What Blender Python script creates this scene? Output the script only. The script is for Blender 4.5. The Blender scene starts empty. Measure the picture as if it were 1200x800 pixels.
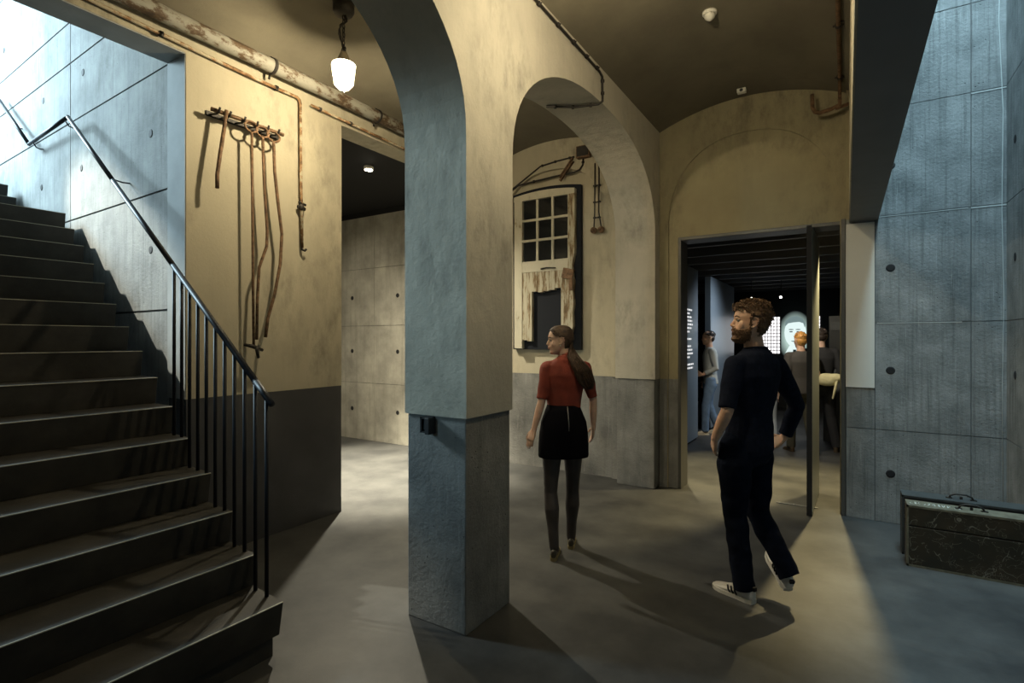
import bpy, bmesh, math, random
from mathutils import Vector, Matrix, Euler, noise
random.seed(7)
S = bpy.context.scene
COL = S.collection
R = math.radians

# ------------------------------------------------------------------ camera
cd = bpy.data.cameras.new('camera'); cam = bpy.data.objects.new('camera', cd); COL.objects.link(cam)
cam.location = (0, 0, 1.58); cam.rotation_euler = (R(90), 0, R(32.25))
cd.sensor_width = 36; cd.lens = 620/1200*36; cd.shift_y = -2/1200; cd.clip_start = .02
S.camera = cam
S.view_settings.view_transform = 'Standard'; S.view_settings.look = 'None'
S.view_settings.exposure = 0.0; S.view_settings.gamma = 1; S.view_settings.use_curve_mapping = False

# ------------------------------------------------------------------ world and lights
W = bpy.data.worlds.new('world'); S.world = W; W.use_nodes = True
W.node_tree.nodes['Background'].inputs[0].default_value = (.45, .62, .8, 1)
W.node_tree.nodes['Background'].inputs[1].default_value = .35

def lamp(name, typ, loc, energy, col, target=None, **k):
    d = bpy.data.lights.new(name, typ); o = bpy.data.objects.new(name, d); COL.objects.link(o)
    o.location = loc; d.energy = energy; d.color = col
    for a, b in k.items(): setattr(d, a, b)
    if target is not None:
        o.rotation_euler = (Vector(target)-Vector(loc)).to_track_quat('-Z', 'Y').to_euler()
    return o
WARM = (1, .84, .55)
BLUE = (.56, .85, 1.0)
E_LAMP = 85
# daylight falling into the tall shaft at the right
lamp('shaft_skylight', 'AREA', (.66, 4.0, 6.9), 420, BLUE, (.66, 4.15, 0), shape='RECTANGLE', size=.75, size_y=2.9)
# daylight falling down the stairwell
lamp('stair_window', 'AREA', (-9.6, .25, 5.1), 800, (.64, .88, 1.0), (-2.0, 1.9, 1.9), shape='RECTANGLE', size=1.0, size_y=1.6)
lamp('stair_spot', 'SPOT', (-8.7, .2, 5.6), 3000, (1, .96, .80), (-5.0, 1.98, 2.0), spot_size=R(18), spot_blend=.6, shadow_soft_size=.05)
# unseen cool fill behind the viewer, added to brighten the pillar front
lamp('pillar_fill', 'SPOT', (-2.8, -2.5, 2.3), 120, (.46, .80, 1.0), (-2.12, 2.24, 1.75), spot_size=R(32), spot_blend=.5, shadow_soft_size=.08)
# spotlight in the dark ceiling of the side corridor
lamp('corridor_spot_beam', 'SPOT', (-4.7, 4.32, 3.5), 4600, (1, .91, .70), (-4.75, 4.45, 0), spot_size=R(64), spot_blend=1.0, shadow_soft_size=.035)
lamp('corridor_spot_flood', 'SPOT', (-4.7, 4.32, 3.49), 620, (1, .91, .70), (-4.5, 4.2, 0), spot_size=R(146), spot_blend=1.0, shadow_soft_size=.035)
lamp('corridor_fill', 'SPOT', (-6.3, 4.3, 3.5), 60, (1, .90, .68), (-6.2, 5.8, .9), spot_size=R(110), spot_blend=1.0, shadow_soft_size=.05)  # extra fill without a fitting, added to lighten the corridor
# spotlights of the exhibition room
lamp('room_spot', 'SPOT', (-.13, 6.62, 2.66), 560, (1, .80, .40), (-.1, 5.9, 0), spot_size=R(88), spot_blend=.7, shadow_soft_size=.03)
lamp('room_spot_left', 'SPOT', (-2.0, 7.2, 2.66), 380, (1, .84, .48), (-1.0, 6.75, 0), spot_size=R(56), spot_blend=.5, shadow_soft_size=.04)
lamp('visitor_fill', 'SPOT', (-.9, 7.3, 2.66), 120, (1, .9, .72), (-.5, 8.8, 1.1), spot_size=R(80), spot_blend=.5, shadow_soft_size=.05)  # added fill with no fitting, brightens the visitors from the front
lamp('panel_wash', 'SPOT', (-.6, 9.6, 2.5), 110, (.78, .9, 1), (-2.0, 9.6, 1.3), spot_size=R(110), spot_blend=.8, shadow_soft_size=.1)

# ------------------------------------------------------------------ helpers
def tag(o, label=None, cat=None, group=None, kind=None):
    if label: o['label'] = label
    if cat: o['category'] = cat
    if group: o['group'] = group
    if kind: o['kind'] = kind
    return o
def empty(name, loc, label, cat, group=None, rot=(0, 0, 0)):
    o = bpy.data.objects.new(name, None); COL.objects.link(o); o.location = loc; o.rotation_euler = rot
    o.empty_display_size = .1
    return tag(o, label, cat, group)
def perp(d):
    d = d.normalized(); a = Vector((0, 0, 1)) if abs(d.z) < .9 else Vector((1, 0, 0))
    x = d.cross(a).normalized(); return x, d.cross(x).normalized()
class MB:
    def __init__(s, origin=(0, 0, 0)):
        s.v = []; s.f = []; s.m = []; s.o = Vector(origin); s.cur = 0; s.sm = []
    def add(s, vs, fs, smooth=False):
        b = len(s.v); s.v += [Vector(p) for p in vs]
        for f in fs: s.f.append([b+i for i in f]); s.m.append(s.cur); s.sm.append(smooth)
    def box(s, a, b, rot=None, c=None):
        x0, y0, z0 = a; x1, y1, z1 = b
        vs = [Vector(p) for p in ((x0,y0,z0),(x1,y0,z0),(x1,y1,z0),(x0,y1,z0),(x0,y0,z1),(x1,y0,z1),(x1,y1,z1),(x0,y1,z1))]
        if rot is not None:
            c = Vector(c) if c is not None else sum(vs, Vector())/8
            vs = [c + rot @ (p-c) for p in vs]
        s.add(vs, [(0,3,2,1),(4,5,6,7),(0,1,5,4),(1,2,6,5),(2,3,7,6),(3,0,4,7)])
    def loft(s, rings, cap=True, smooth=True):
        n = len(rings[0]); vs = [p for r in rings for p in r]; fs = []
        for i in range(len(rings)-1):
            for j in range(n):
                a = i*n+j; b = i*n+(j+1) % n; fs.append((a, b, b+n, a+n))
        if cap: fs += [tuple(reversed(range(n))), tuple(range((len(rings)-1)*n, len(rings)*n))]
        s.add(vs, fs, smooth)
    def tube(s, pts, rad, n=12, round_=False, flat=1.0):
        pts = [Vector(p) for p in pts]
        if not isinstance(rad, (list, tuple)): rad = [rad]*len(pts)
        rings = []; x = None
        for i, p in enumerate(pts):
            if i == 0: d = pts[1]-p
            elif i == len(pts)-1: d = p-pts[i-1]
            else: d = (pts[i+1]-p).normalized()+(p-pts[i-1]).normalized()
            if d.length < 1e-9: d = pts[i]-pts[i-1]
            d.normalize()
            if x is None: x, y = perp(d)
            else:
                x = (x-d*x.dot(d)).normalized(); y = d.cross(x)
            def ring(c, r): return [c+x*math.cos(2*math.pi*k/n)*r+y*math.sin(2*math.pi*k/n)*r*flat for k in range(n)]
            r = rad[i]
            if round_ and i == 0:
                for a in (75, 50, 25): rings.append(ring(p-d*r*math.sin(R(a)), r*math.cos(R(a))))
            rings.append(ring(p, r))
            if round_ and i == len(pts)-1:
                for a in (25, 50, 75): rings.append(ring(p+d*r*math.sin(R(a)), r*math.cos(R(a))))
        s.loft(rings)
    def ell(s, c, r, axes=None, n=14, m=8):
        c = Vector(c); ax = axes or (Vector((1,0,0)), Vector((0,1,0)), Vector((0,0,1)))
        rings = []
        for i in range(1, m):
            t = math.pi*i/m; z = -math.cos(t); q = math.sin(t)
            rings.append([c+ax[0]*(r[0]*q*math.cos(2*math.pi*k/n))+ax[1]*(r[1]*q*math.sin(2*math.pi*k/n))+ax[2]*(r[2]*z) for k in range(n)])
        s.loft(rings)
    def prism(s, poly, axis, a, b, smooth=False):
        # poly: 2D points; axis 'x': (y,z), 'y': (x,z), 'z': (x,y)
        def P(u, v, t): return {'x': (t, u, v), 'y': (u, t, v), 'z': (u, v, t)}[axis]
        n = len(poly); vs = [P(u, v, a) for u, v in poly]+[P(u, v, b) for u, v in poly]
        s.add(vs, [tuple(range(n)), tuple(reversed(range(n, 2*n)))]+[(i, i+n, (i+1) % n+n, (i+1) % n) for i in range(n)], smooth)
    def build(s, name, mats, parent=None, bevel=0, kind=None, remesh=0, smooth=0, weld=False, label=None):
        me = bpy.data.meshes.new(name)
        me.from_pydata([p-s.o for p in s.v], [], s.f)
        bm = bmesh.new(); bm.from_mesh(me)
        if weld: bmesh.ops.remove_doubles(bm, verts=bm.verts, dist=1e-5)
        bmesh.ops.recalc_face_normals(bm, faces=bm.faces); bm.to_mesh(me); bm.free()
        if not isinstance(mats, (list, tuple)): mats = [mats]
        for m in mats: me.materials.append(m)
        if not weld:
            me.polygons.foreach_set('material_index', s.m)
            me.polygons.foreach_set('use_smooth', s.sm)
        me.update()
        o = bpy.data.objects.new(name, me); COL.objects.link(o)
        if parent is not None: o.parent = parent
        else: o.location = s.o
        if kind: o['kind'] = kind
        if label: o['label'] = label
        if remesh:
            r = o.modifiers.new('r', 'REMESH'); r.mode = 'VOXEL'; r.voxel_size = remesh; r.use_smooth_shade = True
        if smooth:
            r = o.modifiers.new('s', 'SMOOTH'); r.factor = .5; r.iterations = smooth
        if bevel:
            b = o.modifiers.new('b', 'BEVEL'); b.width = bevel; b.segments = 2; b.limit_method = 'ANGLE'; b.angle_limit = R(40)
        return o
def struct(mb, name, mats, parent=None, **k):
    return mb.build(name, mats, parent, kind='structure', **k)

# ------------------------------------------------------------------ materials
def nm(name):
    m = bpy.data.materials.new(name); m.use_nodes = True; nt = m.node_tree
    return m, nt, nt.nodes['Principled BSDF']
def plain(name, col, rough=.5, metal=0, var=.0, scale=8, bump=0, bscale=60, spec=.5, coat=0):
    m, nt, p = nm(name); N, L = nt.nodes, nt.links
    p.inputs['Roughness'].default_value = rough; p.inputs['Metallic'].default_value = metal
    p.inputs['Specular IOR Level'].default_value = spec; p.inputs['Coat Weight'].default_value = coat
    p.inputs['Base Color'].default_value = (*col, 1)
    tc = N.new('ShaderNodeTexCoord')
    if var:
        n = N.new('ShaderNodeTexNoise'); n.inputs['Scale'].default_value = scale; n.inputs['Detail'].default_value = 6
        L.new(tc.outputs['Object'], n.inputs['Vector'])
        r = N.new('ShaderNodeValToRGB'); r.color_ramp.elements[0].position = .3; r.color_ramp.elements[1].position = .7
        r.color_ramp.elements[0].color = (*[max(0, c*(1-var)) for c in col], 1); r.color_ramp.elements[1].color = (*[min(1, c*(1+var)) for c in col], 1)
        L.new(n.outputs['Fac'], r.inputs['Fac']); L.new(r.outputs['Color'], p.inputs['Base Color'])
    if bump:
        n = N.new('ShaderNodeTexNoise'); n.inputs['Scale'].default_value = bscale; n.inputs['Detail'].default_value = 5
        L.new(tc.outputs['Object'], n.inputs['Vector'])
        b = N.new('ShaderNodeBump'); b.inputs['Strength'].default_value = bump; b.inputs['Distance'].default_value = .01
        L.new(n.outputs['Fac'], b.inputs['Height']); L.new(b.outputs['Normal'], p.inputs['Normal'])
    return m
def wallmat(name, base, dark, streak=.5, sscale=(5, 5, .5), mottle=2.0, rough=.85, bump=.25, pits=0.0, light=None, dirt=0.35, stain=None, relief=0):
    """mineral surface: cloudy mottling, vertical run marks, fine grain, optional pits"""
    m, nt, p = nm(name); N, L = nt.nodes, nt.links
    p.inputs['Roughness'].default_value = rough; p.inputs['Specular IOR Level'].default_value = .3
    tc = N.new('ShaderNodeTexCoord')
    def noise_(sc, vec_scale=None, detail=6, rough_=.6):
        n = N.new('ShaderNodeTexNoise'); n.inputs['Scale'].default_value = sc; n.inputs['Detail'].default_value = detail; n.inputs['Roughness'].default_value = rough_
        if vec_scale:
            mp = N.new('ShaderNodeMapping'); mp.inputs['Scale'].default_value = vec_scale; L.new(tc.outputs['Object'], mp.inputs['Vector']); L.new(mp.outputs['Vector'], n.inputs['Vector'])
        else: L.new(tc.outputs['Object'], n.inputs['Vector'])
        return n
    def ramp(src, a, b, ca=(0,0,0,1), cb=(1,1,1,1)):
        r = N.new('ShaderNodeValToRGB'); r.color_ramp.elements[0].position = a; r.color_ramp.elements[1].position = b
        r.color_ramp.elements[0].color = ca; r.color_ramp.elements[1].color = cb; L.new(src, r.inputs['Fac']); return r
    def mix(fac, a, b):
        x = N.new('ShaderNodeMix'); x.data_type = 'RGBA'
        if isinstance(fac, float): x.inputs['Factor'].default_value = fac
        else: L.new(fac, x.inputs['Factor'])
        for s_, i in ((a, 'A'), (b, 'B')):
            sk = [q for q in x.inputs if q.name == i and q.type == 'RGBA'][0]
            if isinstance(s_, tuple): sk.default_value = (*s_, 1)
            else: L.new(s_, sk)
        return [q for q in x.outputs if q.type == 'RGBA'][0]
    def mul(a, f):
        q = N.new('ShaderNodeMath'); q.operation = 'MULTIPLY'; L.new(a, q.inputs[0]); q.inputs[1].default_value = f; return q.outputs[0]
    n1 = noise_(mottle, None, 8, .62); r1 = ramp(n1.outputs['Fac'], .32, .68)
    c = mix(r1.outputs['Color'], dark, base)
    n2 = noise_(3.0, sscale, 7, .65); r2 = ramp(n2.outputs['Fac'], .50, .75)
    c = mix(mul(r2.outputs['Color'], streak), c, tuple(x*(1-dirt) for x in dark))
    if light:
        n4 = noise_(6.0, sscale, 6, .7); r4 = ramp(n4.outputs['Fac'], .56, .78); c = mix(mul(r4.outputs['Color'], .6), c, light)
    if stain:
        n5 = noise_(1.1, None, 5, .6); n6 = noise_(9.0, (1, 1, .45), 6, .7)
        q = N.new('ShaderNodeMath'); q.operation = 'MULTIPLY'
        r5 = ramp(n5.outputs['Fac'], .46, .62); r6 = ramp(n6.outputs['Fac'], .42, .70)
        L.new(r5.outputs['Color'], q.inputs[0]); L.new(r6.outputs['Color'], q.inputs[1])
        c = mix(mul(q.outputs[0], .85), c, stain)
    h = noise_(45, None, 8, .7)
    hgt = h.outputs['Fac']
    if pits:
        v = N.new('ShaderNodeTexVoronoi'); v.inputs['Scale'].default_value = 26; L.new(tc.outputs['Object'], v.inputs['Vector'])
        rp = ramp(v.outputs['Distance'], .06, .14, (1,1,1,1), (0,0,0,1))
        n3 = noise_(5, None, 2); r3 = ramp(n3.outputs['Fac'], .50, .60)
        q = N.new('ShaderNodeMath'); q.operation = 'MULTIPLY'; L.new(rp.outputs['Color'], q.inputs[0]); L.new(r3.outputs['Color'], q.inputs[1])
        c = mix(mul(q.outputs[0], pits), c, tuple(x*.25 for x in dark))
        sb = N.new('ShaderNodeMath'); sb.operation = 'SUBTRACT'; L.new(hgt, sb.inputs[0]); L.new(q.outputs[0], sb.inputs[1]); hgt = sb.outputs[0]
    L.new(c, p.inputs['Base Color'])
    if relief:
        h2 = noise_(5.5, None, 5, .55); ma = N.new('ShaderNodeMath'); ma.operation = 'MULTIPLY_ADD'; L.new(h2.outputs['Fac'], ma.inputs[0]); ma.inputs[1].default_value = relief; L.new(hgt, ma.inputs[2]); hgt = ma.outputs[0]
    b = N.new('ShaderNodeBump'); b.inputs['Strength'].default_value = bump; b.inputs['Distance'].default_value = .012
    L.new(hgt, b.inputs['Height']); L.new(b.outputs['Normal'], p.inputs['Normal'])
    return m
def emit(name, col, st):
    m, nt, p = nm(name); p.inputs['Base Color'].default_value = (0, 0, 0, 1)
    p.inputs['Emission Color'].default_value = (*col, 1); p.inputs['Emission Strength'].default_value = st
    return m

M = {}
M['plaster'] = wallmat('aged_plaster', (.50, .45, .335), (.40, .36, .265), streak=.14, mottle=1.1, stain=(.22, .20, .15), bump=.2)
M['plaster_pillar'] = wallmat('pillar_plaster', (.52, .485, .40), (.40, .375, .31), streak=.2, mottle=1.3, stain=(.20, .19, .16), bump=.35, relief=3)
M['plaster_far'] = wallmat('olive_plaster', (.37, .325, .20), (.29, .25, .155), streak=.12, mottle=1.3, stain=(.15, .13, .09), bump=.2)
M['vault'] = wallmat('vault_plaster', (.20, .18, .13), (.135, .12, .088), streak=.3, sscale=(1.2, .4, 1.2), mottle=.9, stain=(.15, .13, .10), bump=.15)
M['concrete'] = wallmat('board_concrete', (.29, .30, .295), (.14, .15, .15), streak=.95, sscale=(15, 15, .45), mottle=3.2, pits=1, light=(.58, .60, .58), bump=.5, dirt=.55)
M['concrete_pale'] = wallmat('pale_concrete', (.38, .39, .38), (.20, .21, .21), streak=.8, sscale=(9, 9, .5), mottle=2.6, pits=.9, light=(.56, .57, .56), bump=.4, stain=(.13, .13, .12))
M['concrete_base'] = wallmat('rough_base_concrete', (.25, .25, .235), (.13, .13, .125), streak=.6, mottle=3, pits=1, light=(.40, .40, .38), bump=.6, relief=1.5)
M['joint'] = plain('joint_line', (.10, .10, .10), .9)
M['efflor'] = plain('lime_line', (.42, .44, .43), .9)
M['dadopaint'] = plain('dark_grey_paint', (.055, .055, .058), .6, var=.15, scale=4, bump=.1)
M['floor'] = wallmat('polished_concrete_floor', (.082, .082, .078), (.031, .0315, .032), streak=.5, sscale=(.6, .6, .6), mottle=1.9, rough=.5, bump=.06, light=None)
M['beam'] = plain('charcoal_and_beam_shade', (.115, .120, .125), .6, var=.08, scale=5)  # shade under the beam put into the colour; also colours door core, plate
M['steel'] = wallmat('dark_stair_steel', (.044, .041, .035), (.022, .021, .018), streak=.3, sscale=(1, .3, 1), mottle=5, rough=.6, bump=.12)
M['nosing'] = plain('worn_steel_edge', (.34, .32, .25), .45, .2)
M['rail'] = plain('black_rail_paint', (.010, .011, .015), .5, 0, spec=.2)
M['rust'] = plain('brown_rusty_iron', (.17, .10, .055), .75, .3, var=.5, scale=30, bump=.4, bscale=120)
M['darkiron'] = plain('dark_iron', (.030, .026, .022), .6, .4, var=.3, scale=30)
M['black'] = plain('matt_black', (.006, .006, .007), .8)
M['offblack'] = plain('black_ceiling', (.012, .012, .014), .8)
M['white'] = plain('white_plastic', (.75, .73, .66), .4)
M['frame'] = plain('grey_door_frame', (.10, .10, .095), .45, .4)
M['leaf'] = plain('brushed_door_metal', (.42, .45, .42), .35, .5, var=.1, scale=3)
M['panel'] = plain('blue_grey_panel', (.26, .31, .36), .35, .2)
M['greywall'] = plain('grey_display_wall', (.09, .095, .095), .6, var=.1)
# pipe with peeling white paint over rust
def peeling(name, paint, under, scale=14, thr=.5, stretch=(1, 1, 1), rough=.7, dark=None):
    m, nt, p = nm(name); N, L = nt.nodes, nt.links
    p.inputs['Roughness'].default_value = rough
    tc = N.new('ShaderNodeTexCoord'); mp = N.new('ShaderNodeMapping'); mp.inputs['Scale'].default_value = stretch
    L.new(tc.outputs['Object'], mp.inputs['Vector'])
    n = N.new('ShaderNodeTexNoise'); n.inputs['Scale'].default_value = scale; n.inputs['Detail'].default_value = 9; n.inputs['Roughness'].default_value = .72
    L.new(mp.outputs['Vector'], n.inputs['Vector'])
    r = N.new('ShaderNodeValToRGB'); e = r.color_ramp.elements
    e[0].position = thr-.03; e[0].color = (*under, 1); e[1].position = thr+.03; e[1].color = (*paint, 1)
    x = r.color_ramp.elements.new(thr-.12); x.color = (*(dark or [c*.4 for c in under]), 1)
    x = r.color_ramp.elements.new(thr+.15); x.color = (*[min(1, c*1.15) for c in paint], 1)
    L.new(n.outputs['Fac'], r.inputs['Fac']); L.new(r.outputs['Color'], p.inputs['Base Color'])
    b = N.new('ShaderNodeBump'); b.inputs['Strength'].default_value = .5; b.inputs['Distance'].default_value = .006
    L.new(n.outputs['Fac'], b.inputs['Height']); L.new(b.outputs['Normal'], p.inputs['Normal'])
    return m
M['peelpipe'] = peeling('peeling_pipe_paint', (.25, .24, .20), (.10, .062, .032), 9, .50, (1, .5, 1))
M['thinpipe'] = peeling('rusty_thin_pipe', (.42, .36, .25), (.28, .15, .06), 12, .52, (1, .6, 1))
M['doorpaint'] = peeling('peeling_door_paint', (.42, .39, .30), (.20, .15, .08), 7, .36, (1.6, 1.6, .5))
M['plank'] = peeling('flaking_plank_paint', (.40, .365, .27), (.19, .12, .05), 9, .47, (3, 3, .35))
M['doorback'] = plain('blue_black_backing', (.009, .011, .016), .7, spec=.2)
M['pane'] = plain('dark_glass', (.012, .013, .014), .08, spec=.5)
# scratched dark trunk
def scratched(name):
    m, nt, p = nm(name); N, L = nt.nodes, nt.links; p.inputs['Roughness'].default_value = .5
    tc = N.new('ShaderNodeTexCoord')
    n = N.new('ShaderNodeTexNoise'); n.inputs['Scale'].default_value = 6; n.inputs['Detail'].default_value = 8; L.new(tc.outputs['Object'], n.inputs['Vector'])
    r = N.new('ShaderNodeValToRGB'); r.color_ramp.elements[0].position = .35; r.color_ramp.elements[1].position = .7
    r.color_ramp.elements[0].color = (.020, .018, .010, 1); r.color_ramp.elements[1].color = (.040, .028, .014, 1); L.new(n.outputs['Fac'], r.inputs['Fac'])
    col = r.outputs['Color']
    for sc, w_, sd in ((7, .012, 1), (13, .010, 5), (4, .006, 9)):
        n2 = N.new('ShaderNodeTexNoise'); n2.inputs['Scale'].default_value = 4+sd; L.new(tc.outputs['Object'], n2.inputs['Vector'])
        mx = N.new('ShaderNodeVectorMath'); mx.operation = 'SCALE'; mx.inputs['Scale'].default_value = .35; L.new(n2.outputs['Color'], mx.inputs[0])
        ad = N.new('ShaderNodeVectorMath'); ad.operation = 'ADD'; L.new(tc.outputs['Object'], ad.inputs[0]); L.new(mx.outputs[0], ad.inputs[1])
        v = N.new('ShaderNodeTexVoronoi'); v.feature = 'DISTANCE_TO_EDGE'; v.inputs['Scale'].default_value = sc; L.new(ad.outputs[0], v.inputs['Vector'])
        lt = N.new('ShaderNodeMath'); lt.operation = 'LESS_THAN'; lt.inputs[1].default_value = w_; L.new(v.outputs['Distance'], lt.inputs[0])
        n3 = N.new('ShaderNodeTexNoise'); n3.inputs['Scale'].default_value = 9+sd; L.new(tc.outputs['Object'], n3.inputs['Vector'])
        gt = N.new('ShaderNodeMath'); gt.operation = 'GREATER_THAN'; gt.inputs[1].default_value = .52; L.new(n3.outputs['Fac'], gt.inputs[0])
        ml = N.new('ShaderNodeMath'); ml.operation = 'MULTIPLY'; L.new(lt.outputs[0], ml.inputs[0]); L.new(gt.outputs[0], ml.inputs[1])
        m2 = N.new('ShaderNodeMath'); m2.operation = 'MULTIPLY'; m2.inputs[1].default_value = .75; L.new(ml.outputs[0], m2.inputs[0])
        mi = N.new('ShaderNodeMix'); mi.data_type = 'RGBA'; L.new(m2.outputs[0], mi.inputs['Factor'])
        A = [q for q in mi.inputs if q.type == 'RGBA']; L.new(col, A[0]); A[1].default_value = (.20, .19, .15, 1)
        col = [q for q in mi.outputs if q.type == 'RGBA'][0]
    L.new(col, p.inputs['Base Color']); return m
M['trunk'] = scratched('scratched_dark_paint')
M['trunktop'] = plain('worn_olive_canvas', (.12, .11, .075), .7, var=.35, scale=25)
M['casedark'] = plain('black_case', (.018, .018, .020), .5, var=.3, scale=12)
M['casegrey'] = plain('grey_case_edge', (.045, .05, .05), .5, var=.2, scale=20)

# ------------------------------------------------------------------ setting: dimensions
XF, XB = -1.70, -2.14          # arcade wall faces
XL = -3.93                     # left wall face
CAP = 4.25
DZ = 1.16                      # height of the bare concrete base
def prof(u, p=2.3):
    u = min(1, abs(u)); return (1-u**p)**(1/p)
def arch_wall(mb, axis, a, b, lo, hi, zs, rise, z0, ztop, x0, x1, n=36):
    """wall slab along `axis` from x0..x1 in thickness (a,b) with an arched opening lo..hi"""
    def bx(u0, u1, zz0, zz1):
        if u1-u0 < 1e-4: return
        if axis == 'y': mb.box((a, u0, zz0), (b, u1, zz1))
        else: mb.box((u0, a, zz0), (u1, b, zz1))
    bx(x0, lo, z0, ztop); bx(hi, x1, z0, ztop)
    c, h = (lo+hi)/2, (hi-lo)/2
    T = [math.pi*i/n for i in range(n+1)]
    us = [c-h*math.cos(t) for t in T]; zz = [zs+rise*prof((u-c)/h) for u in us]
    def P(u, t, z): return (t, u, z) if axis == 'y' else (u, t, z)
    for i in range(n):
        u0, u1, p0, p1 = us[i], us[i+1], zz[i], zz[i+1]
        if ztop-min(p0, p1) < 1e-3: continue
        mb.add([P(u0, a, p0), P(u1, a, p1), P(u1, a, ztop), P(u0, a, ztop)], [(0, 1, 2, 3)])
        mb.add([P(u0, b, p0), P(u1, b, p1), P(u1, b, ztop), P(u0, b, ztop)], [(0, 1, 2, 3)])
        mb.add([P(u0, a, p0), P(u1, a, p1), P(u1, b, p1), P(u0, b, p0)], [(0, 1, 2, 3)], True)
        mb.add([P(u0, a, ztop), P(u1, a, ztop), P(u1, b, ztop), P(u0, b, ztop)], [(0, 1, 2, 3)])

# floor
f = MB(); f.box((-10.5, -7, -.12), (4, 15, 0)); struct(f, 'floor', M['floor'])

# arcade: arches Y -.58..2.24 and 2.70..5.52, piers between
w = MB()
arch_wall(w, 'y', XB, XF, 2.70, 5.52, 2.66, .87, DZ, CAP, 2.47, 5.78)
arch_wall(w, 'y', XB, XF, -.58, 2.24, 2.66, .87, DZ, CAP, -.81, 2.47)
arch_wall(w, 'y', XB, XF, -3.86, -1.04, 2.66, .87, DZ, CAP, -7, -.81)
wm = struct(w, 'wall_arcade', M['plaster_pillar'])
for i, (y0, y1) in enumerate(((2.24, 2.70), (5.52, 5.78), (-1.04, -.58), (-7, -3.86))):
    b = MB(); b.box((XB+.012, y0+.012, 0), (XF-.012, y1-.012, DZ)); struct(b, 'concrete_base', M['concrete_base'], wm, bevel=.006)

# vaults over both bays
def vault(x0, x1, y0, y1, name):
    v = MB(); c, h = (x0+x1)/2, (x1-x0)/2; n = 40
    top = 4.3
    xs = [x0+(x1-x0)*i/n for i in range(n+1)]; zs = [3.81+.19*(1-((x-c)/h)**2) for x in xs]
    for i in range(n):
        v.add([(xs[i], y0, zs[i]), (xs[i+1], y0, zs[i+1]), (xs[i+1], y1, zs[i+1]), (xs[i], y1, zs[i])], [(0, 1, 2, 3)], True)
    v.add([(x0, y0, top), (x1, y0, top), (x1, y1, top), (x0, y1, top)], [(0, 1, 2, 3)])
    v.add([(x0, y0, 3.81), (x0, y0, top), (x0, y1, top), (x0, y1, 3.81)], [(0, 1, 2, 3)])
    v.add([(x1, y0, 3.81), (x1, y0, top), (x1, y1, top), (x1, y1, 3.81)], [(0, 1, 2, 3)])
    return struct(v, name, M['vault'], weld=False)
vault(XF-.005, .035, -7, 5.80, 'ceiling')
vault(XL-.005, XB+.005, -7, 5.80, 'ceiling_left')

# far wall of the right bay: arched niche with the doorway in it
w = MB(); arch_wall(w, 'x', 5.682, 5.70, -1.61, -.045, 2.72, .93, 0, CAP, XF, .03)
wf = struct(w, 'wall_far', M['plaster_far'])
b = MB(); b.box((XF, 5.674, 0), (-1.618, 5.684, DZ)); struct(b, 'concrete_base', M['concrete_base'], wf)
w = MB(); w.box((XF, 5.70, DZ), (-1.505, 5.95, CAP)); w.box((-1.505, 5.70, 2.66), (-.0, 5.95, CAP)); w.box((.0, 5.62, 0), (.06, 5.95, CAP))
wn = struct(w, 'wall_niche', M['plaster_far'])
b = MB(); b.box((XF, 5.695, 0), (-1.507, 5.95, DZ)); struct(b, 'concrete_base', M['concrete_base'], wn)
# doorway lining
w = MB()
w.box((-1.507, 5.69, 0), (-1.475, 5.96, 2.665)); w.box((-.036, 5.60, 0), (-.002, 5.96, 2.665)); w.box((-1.475, 5.69, 2.63), (-.036, 5.96, 2.665))
struct(w, 'door_frame_lining', M['frame'], bevel=.004).name = 'trim_1'

# end wall of the left bay
w = MB(); arch_wall(w, 'x', 5.70, 5.75, -3.80, -2.26, 2.72, .93, DZ, CAP, XL-.25, XB)
w.box((XL-.25, 5.75, DZ), (XB+.3, 5.95, CAP)); we = struct(w, 'wall_end', M['plaster'])
b = MB(); b.box((XL-.25, 5.712, 0), (-3.80, 5.95, DZ)); b.box((-3.80, 5.745, 0), (-2.26, 5.95, DZ)); b.box((-2.26, 5.712, 0), (XB, 5.95, DZ))
struct(b, 'concrete_base', M['concrete_base'], we)

# left wall with the stair opening and the corridor opening
XT = XL-.245
w = MB()
w.box((XT, 1.926, DZ), (XL, 3.285, CAP)); w.box((XT, -.35, 3.60), (XL, 1.926, CAP)); w.box((XT, 3.285, 3.555), (XL, 5.45, CAP))
w.box((XT, 5.45, DZ), (XL, 5.74, CAP)); w.box((XT, -7, DZ), (XL, -.35, CAP))
wl = struct(w, 'wall_left', M['plaster'])
b = MB()
b.box((XT+.002, 1.928, 0), (XL-.002, 3.283, DZ)); b.box((XT+.002, -7, 0), (XL-.002, -.352, DZ))
struct(b, 'painted_base', M['dadopaint'], wl)
b = MB(); b.box((XT+.002, 5.452, 0), (XL-.002, 5.74, DZ)); struct(b, 'concrete_base', M['concrete_base'], wl)
b = MB(); b.box((XT-.004, 1.920, DZ), (XL-.004, 1.9275, 3.60)); b.box((XT-.004, -.35, 3.592), (XL-.004, 1.92, 3.601)); struct(b, 'opening_lining', plain('grey_lining_plaster', (.36, .38, .38), .8, var=.12, scale=5, bump=.1), wl)

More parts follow.
